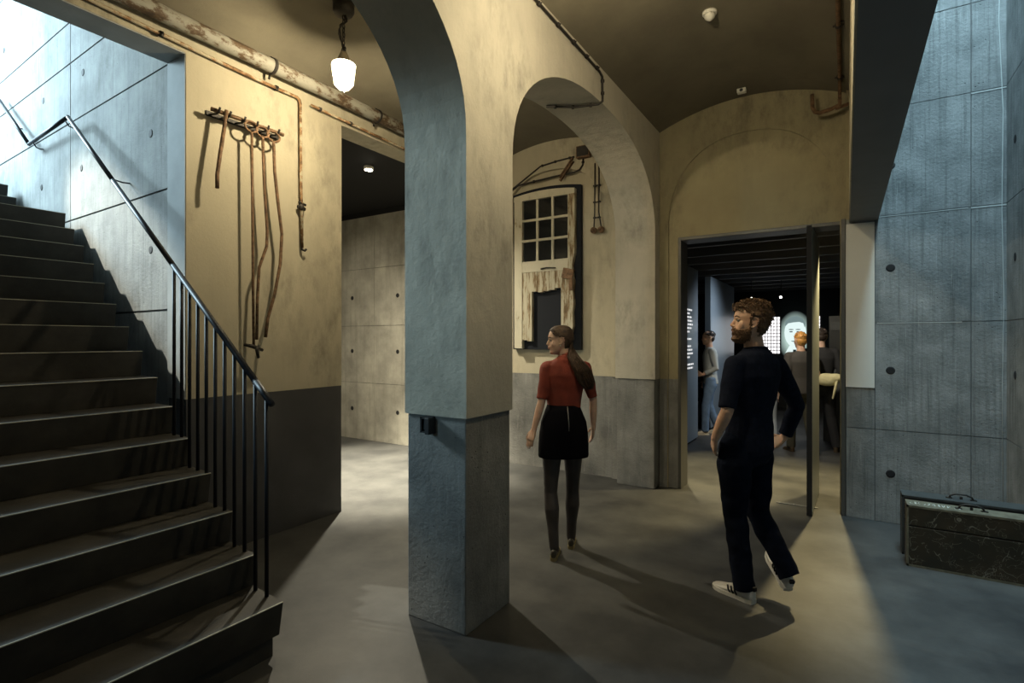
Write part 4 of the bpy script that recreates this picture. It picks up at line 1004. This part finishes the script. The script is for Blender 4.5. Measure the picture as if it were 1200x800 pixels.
MAN = dict(
   pelvis=(-0.515, 3.55, 0.93), chest=(-0.485, 3.54, 1.30), neck=(-0.469, 3.535, 1.515), head=(-0.497, 3.505, 1.685),
   shL=(-0.560, 3.375, 1.430), shR=(-0.376, 3.71, 1.430), elL=(-0.590, 3.300, 1.160), wrL=(-0.664, 3.338, .990), hdL=(-0.690, 3.400, 0.895),
   elR=(-0.265, 3.82, 1.155), wrR=(-0.335, 3.82, 0.955), hdR=(-0.42, 3.80, 0.88), hipL=(-0.570, 3.445, 0.87), hipR=(-0.475, 3.64, 0.87),
   knL=(-0.580, 3.495, 0.50), anL=(-0.525, 3.478, 0.10), toL=(-0.675, 3.547, 0.019), knR=(-0.475, 3.66, 0.50), anR=(-0.300, 3.590, 0.185), toR=(-0.395, 3.74, 0.05),
   fp=(-.90, .43, 0), fc=(-.90, .43, 0), fh=(-.93, -.36, .10), pitchR=-30, thL=(-.5, .9, .3), pnL=(.8, .4, 0), pnR=(-.5, -.8, 0))
man, H, ax, O = figure('person', 'bearded man in dark navy clothes and white sneakers walking, looking left', (-.45, 3.52, 0), MAN,
   dict(male=True, skin=skin_a, hair=hair_brown, topm=navy, legm=navy2, sleeveL=.93, sleeveR=1.93, legs='trousers', top_from=.0, shoem=plain('white_leather', (.72, .70, .66), .45), solem=plain('white_rubber', (.66, .64, .58), .6), stripes=True, shoe=.285, topname='sweater', hs=1.02, legw=1.03, curl=.35, tg=.014))
def hairline(x, y, z):
    if y > .052: return z > .074
    if y > .004: return z > .030+(y-.004)*.85
    if y > -.030: return z > .030
    return z > -.052-.02*(abs(x) < .04)
hb = MB(O)
head_shell(hb, H, hairline, .011, .006, seed=3)
rows = head_rows(60, 64, .012)
pool = [p for row in rows for p in row if hairline(*(p*.92))]
for i in range(760):
    p = random.choice(pool); top = max(0, min(1, (p.z-.00)/.09))
    j_ = .008*top; lock(hb, H, p.x+random.uniform(-.005, .005), p.y+random.uniform(-.005, .005), p.z+random.uniform(-.003, .006)+j_, random.uniform(.004, .008)*(.55+.55*top), rad=random.uniform(.0016, .0028))
for i in range(70):
    x = random.uniform(-.060, .060); lock(hb, H, x, .076+random.uniform(-.014, .012), .082+random.uniform(-.016, .020), random.uniform(.006, .010), rad=.0024)
hb.build('hair', hair_brown, man)
def beardline(x, y, z):
    ax_ = abs(x)
    if z > .030 or y < -.004: return False
    if z > -.030: return y < .016+(-.03-z)*-.10 and ax_ > .055
    if y > .060 and ax_ < .030:
        if -.0565 < z < -.0445: return ax_ > .021
        if z > -.036: return False
        return True
    if y > .016: return z < -.032-(max(0, y-.016))*.28 or (y > .058 and z < -.046)
    return z > -.100
bd = MB(O)
R1, ok = head_shell(bd, H, beardline, .0075, .005, seed=9, m=80, n=80)
pool = [R1[i][q] for i in range(80) for q in range(80) if ok[i][q]]
for i in range(1100):
    p = random.choice(pool); p0 = H(*p); dn = (H(p.x*.5, p.y*.4, -.30)-p0).normalized(); out = (p0-H(0, .02, -.04)).normalized()
    bd.tube([p0-out*.002, p0+dn*.004+out*.002, p0+dn*.009+out*random.uniform(.001, .004)], [.0016, .0013, .0005], n=4)
bd.build('beard', plain('beard_hair', (.15, .078, .036), .65, var=.5, scale=120), man)
m_ = MB(O); nk = V(MAN['neck']); m_.tube([nk+Vector((.064*math.cos(t), .062*math.sin(t), .010+.008*math.sin(t+2.6))) for t in [2*math.pi*i/24 for i in range(25)]], .009, n=8); m_.build('collar', navy, man)

# --- the woman in the rust top
hair_dark = plain('long_brown_hair', (.060, .034, .018), .62, var=.5, scale=50)
skin_b = skinmat('light_skin', (.60, .40, .30))
rusttop = plain('rust_red_knit', (.20, .032, .016), .8, var=.2, scale=12, bump=.35, bscale=220)
fw = V((-.62, .78, 0)).normalized()
WOMAN = dict(
   pelvis=(-1.762, 3.50, 0.955), chest=(-1.750, 3.505, 1.27), neck=(-1.745, 3.510, 1.452), head=(-1.787, 3.487, 1.575),
   shL=(-1.852, 3.415, 1.375), shR=(-1.632, 3.598, 1.375), elL=(-1.875, 3.375, 1.13), wrL=(-1.915, 3.330, 0.925), hdL=(-1.935, 3.305, 0.84),
   elR=(-1.600, 3.675, 1.13), wrR=(-1.610, 3.700, 0.915), hdR=(-1.640, 3.74, 0.82), hipL=(-1.825, 3.455, 0.90), hipR=(-1.705, 3.558, 0.90),
   knL=(-1.835, 3.44, 0.46), anL=(-1.785, 3.400, 0.085), toL=(-1.83, 3.52, 0.01), knR=(-1.735, 3.600, 0.46), anR=(-1.775, 3.660, 0.085), toR=(-1.83, 3.79, 0.01),
   fp=tuple(fw), fc=tuple(fw), fh=(-.86, -.50, -.05), thL=(-.8, .2, 0), pnL=(.6, .5, 0), pnR=(-.6, -.5, 0), thR=(-.5, .8, 0))
tights = plain('dark_sheer_tights', (.045, .038, .036), .5, var=.3, scale=9)
wom, H, ax, O = figure('person', 'woman in rust red top and black skirt walking away, face turned left', (-1.76, 3.5, 0), WOMAN,
   dict(male=False, skin=skin_b, hair=hair_dark, topm=rusttop, legm=plain('black_skirt_cloth', (.004, .004, .006), .95, spec=.08), sleeveL=.92, sleeveR=.92, legs='skirt', tights=tights, shoem=plain('dark_olive_leather', (.035, .030, .018), .4), solem=plain('tan_heel', (.20, .16, .07), .6), shoe=.235, shoew=.85, topname='knit_top', top_from=.30, hs=.90, tg=.010, curl=.3))
hb = MB(O)
def hairline_w(x, y, z):
    if y > .055: return z > .080
    if y > -.002: return z > .018+(y+.002)*1.08
    if y > -.034: return z > .022
    return z > -.070
head_shell(hb, H, hairline_w, .008, .0015, seed=5)
nk = V(WOMAN['neck'])
# strands combed back from the forehead
for i in range(150):
    a = random.uniform(-1.45, 1.45); pts = []
    for t in (0, .2, .4, .6, .8, 1.0):
        lat = .078*math.sin(a)*(1-.25*t); z = (.086-.052*abs(math.sin(a))**1.5)+.030*math.sin(math.pi*min(1, t*1.1))*math.cos(a)-.085*t*t
        y = .062*math.cos(a*.8)*(1-t)-.112*t+.0*t
        rr = math.sqrt((lat/.0835)**2+((y+.010)/.108)**2+((z-.012)/.106)**2); k = 1.03/max(rr, .3)
        pts.append(H(lat*k, -.010+(y+.010)*k, .012+(z-.012)*k))
    hb.tube(pts, [.0015, .003, .0036, .0038, .0036, .003], n=5)
# long wavy lengths falling behind the right shoulder
for i in range(330):
    q = random.uniform(-1, 1); u = random.uniform(-1, 1); ph = random.uniform(0, 6.28); L_ = random.uniform(.72, 1.05)
    a0 = H(.060*q, -.070-.030*math.cos(q*1.4), .015+.030*u); a1 = H(.056*q+.01, -.092-.012*u, -.050)
    c2 = nk+Vector((.040+.040*q*.85, .01+.040*q*.5, .005))-fw*(.070+.018*u)
    c3 = nk+Vector((.085+.060*q*.85, .040+.060*q*.5, -.085))-fw*(.098+.018*u)
    c4 = nk+Vector((.108+.058*q*.85, .070+.058*q*.5, -.175))-fw*(.100+.018*u)
    c5 = nk+Vector((.118+.026*q*.85, .085+.026*q*.5, -.225))-fw*(.095+.015*u)
    ctrl = [a0, a1, c2, c3, c4, c5]; pts = []
    for k in range(15):
        t = k/14*L_*5; b = min(4, int(t)); fr = t-b; p = ctrl[b].lerp(ctrl[b+1], fr)
        w_ = .0045*min(1, k/6); pts.append(p+Vector((math.sin(ph+k*1.15)*w_, math.cos(ph*1.7+k*1.05)*w_, 0)))
    hb.tube(pts, [.0028]+[.0036]*12+[.0022, .0006], n=5)
hb.build('hair', hair_dark, wom)
m_ = MB(O); m_.tube([nk+Vector((0, 0, -.02)), nk+Vector((0, 0, .015)), nk+Vector((-.004, -.002, .030))], [.062, .052, .051], n=24); m_.build('collar', rusttop, wom)
for q in (-1,):
    m_ = MB(O); m_.ell(H(q*.080, -.002, -.042), (.005, .005, .007), ax, n=8, m=6); m_.build('earring', plain('pearl', (.7, .68, .6), .25), wom)

# --- visitors in the exhibition room
def sidefig(label, root, heading, height, st, pose=None):
    f = Vector((heading[0], heading[1], 0)).normalized(); r = Vector((f.y, -f.x, 0)); x, y = root; s = height/1.75
    def P(a, b, z): v = Vector((x, y, 0))+r*a*s+f*b*s; return (v.x, v.y, z*s)
    D = dict(pelvis=P(0, 0, .92), chest=P(0, .0, 1.27), neck=P(0, 0, 1.47), head=P(0, .03, 1.635),
        shL=P(-.175, 0, 1.41), shR=P(.175, 0, 1.41), elL=P(-.21, -.05, 1.13), elR=P(.21, -.05, 1.13), wrL=P(-.17, .16, 1.02), wrR=P(.21, .03, .90), hdL=P(-.12, .24, 1.02), hdR=P(.20, .06, .81),
        hipL=P(-.09, 0, .88), hipR=P(.09, 0, .88), knL=P(-.10, .09, .50), knR=P(.10, -.01, .48), anL=P(-.10, .10, .095), anR=P(.10, -.16, .095), toL=P(-.11, .25, .01), toR=P(.12, -.02, .01), fp=tuple(f), fc=tuple(f), fh=tuple(f), pnL=(0, 0, -1), thL=(0, 0, 1))
    for k, v in (pose or {}).items(): D[k] = v if k.startswith('f') else P(*v)
    st.setdefault('voxel', .011); st['s'] = s; st.setdefault('face', False); st.setdefault('shoe', .27); st['wrinkle'] = False
    o, H, ax, O = figure('person', label, (x, y, 0), D, st)
    hb = MB(O)
    for (a, b, c, d, e, g_) in ((0, -.022, .046, .080, .094, .074), (0, -.055, .0, .070, .055, .066))+tuple(st.get('hairx', ())): hb.ell(H(a, b, c), (d, e, g_), ax, n=18, m=12)
    for i in range(60):
        t = random.uniform(0, 6.28); u = random.uniform(0, 1); q = math.sqrt(1-u*u); lock(hb, H, .078*q*math.cos(t), -.025+.088*q*math.sin(t), .048+.072*u, .010, rad=.005)
    hb.build('hair', st['hair'], o)
    return o
darkhair = plain('short_dark_hair', (.03, .02, .015), .6); blond = plain('reddish_blond_hair', (.48, .24, .06), .5, var=.35, scale=50)
jeans = plain('blue_jeans', (.12, .19, .30), .85, var=.2, scale=15); cream = plain('canvas_shoe', (.55, .50, .40), .7); brownshoe = plain('brown_boot', (.06, .04, .02), .5)
caml = (-.8457, -.534)
sidefig('dark-haired visitor in pale grey sweater and blue jeans, side-on by panel', (-1.93, 9.28), (-.9, -.42), 1.72, dict(male=True, skin=skin_a, hair=darkhair, topm=plain('pale_grey_knit', (.36, .38, .37), .9), legm=jeans, sleeveL=1.8, sleeveR=1.8, legs='trousers', shoem=cream, solem=cream, topname='sweater'))
sidefig('visitor with reddish blond hair and dark grey shirt, facing the portrait', (-.53, 8.44), (-.45, .89), 1.68, dict(male=True, skin=skin_a, hair=blond, topm=plain('charcoal_shirt', (.055, .050, .045), .85), legm=plain('khaki_dark_trousers', (.055, .052, .035), .85), sleeveL=.8, sleeveR=.8, legs='trousers', shoem=brownshoe, solem=brownshoe, topname='shirt', hairx=((0, -.05, -.03, .060, .045, .05),)))
vb = sidefig('visitor in black carrying a cream bag, beyond the pivot door', (-.30, 8.75), (-.1, 1), 1.74, dict(male=True, skin=skin_b, hair=darkhair, topm=plain('black_sweater', (.02, .02, .022), .85), legm=plain('black_trousers', (.014, .014, .016), .85), sleeveL=1.85, sleeveR=1.85, legs='trousers', shoem=brownshoe, solem=brownshoe, topname='sweater'),
   pose=dict(elR=(.24, -.03, 1.15), wrR=(.16, .02, .97), hdR=(.10, .02, .93), knR=(.12, .02, .49), anR=(.19, -.02, .095), toR=(.23, .10, .01)))
sidefig('visitor in light clothes standing half hidden behind the bearded man', (-1.02, 8.9), (-.3, .95), 1.40, dict(male=False, skin=skin_b, hair=darkhair, topm=plain('white_check_shirt', (.42, .42, .42), .85), legm=plain('pale_grey_trousers', (.34, .38, .42), .85), sleeveL=1.6, sleeveR=1.6, legs='trousers', shoem=plain('tan_shoe', (.35, .26, .13), .6), solem=cream, topname='shirt'))
o = empty('shoulder_bag', (-.19, 8.50, 1.05), 'cream cloth bag held at the hip of the visitor in black', 'bag'); O = o.location
m_ = MB(O); m_.ell((-.22, 8.50, 1.03), (.15, .06, .09), n=20, m=12); m_.ell((-.12, 8.49, 1.06), (.10, .05, .06), n=16, m=10)
cm_ = plain('cream_cloth', (.68, .62, .36), .85, var=.12, scale=12, bump=.5, bscale=25); m_.build('bag_body', cm_, o, remesh=.010, smooth=2)
m_ = MB(O); m_.tube([(-.10, 8.47, 1.04), (-.12, 8.45, .92), (-.15, 8.46, .78)], [.016, .018, .010], n=8, round_=True); m_.build('strap', cm_, o)
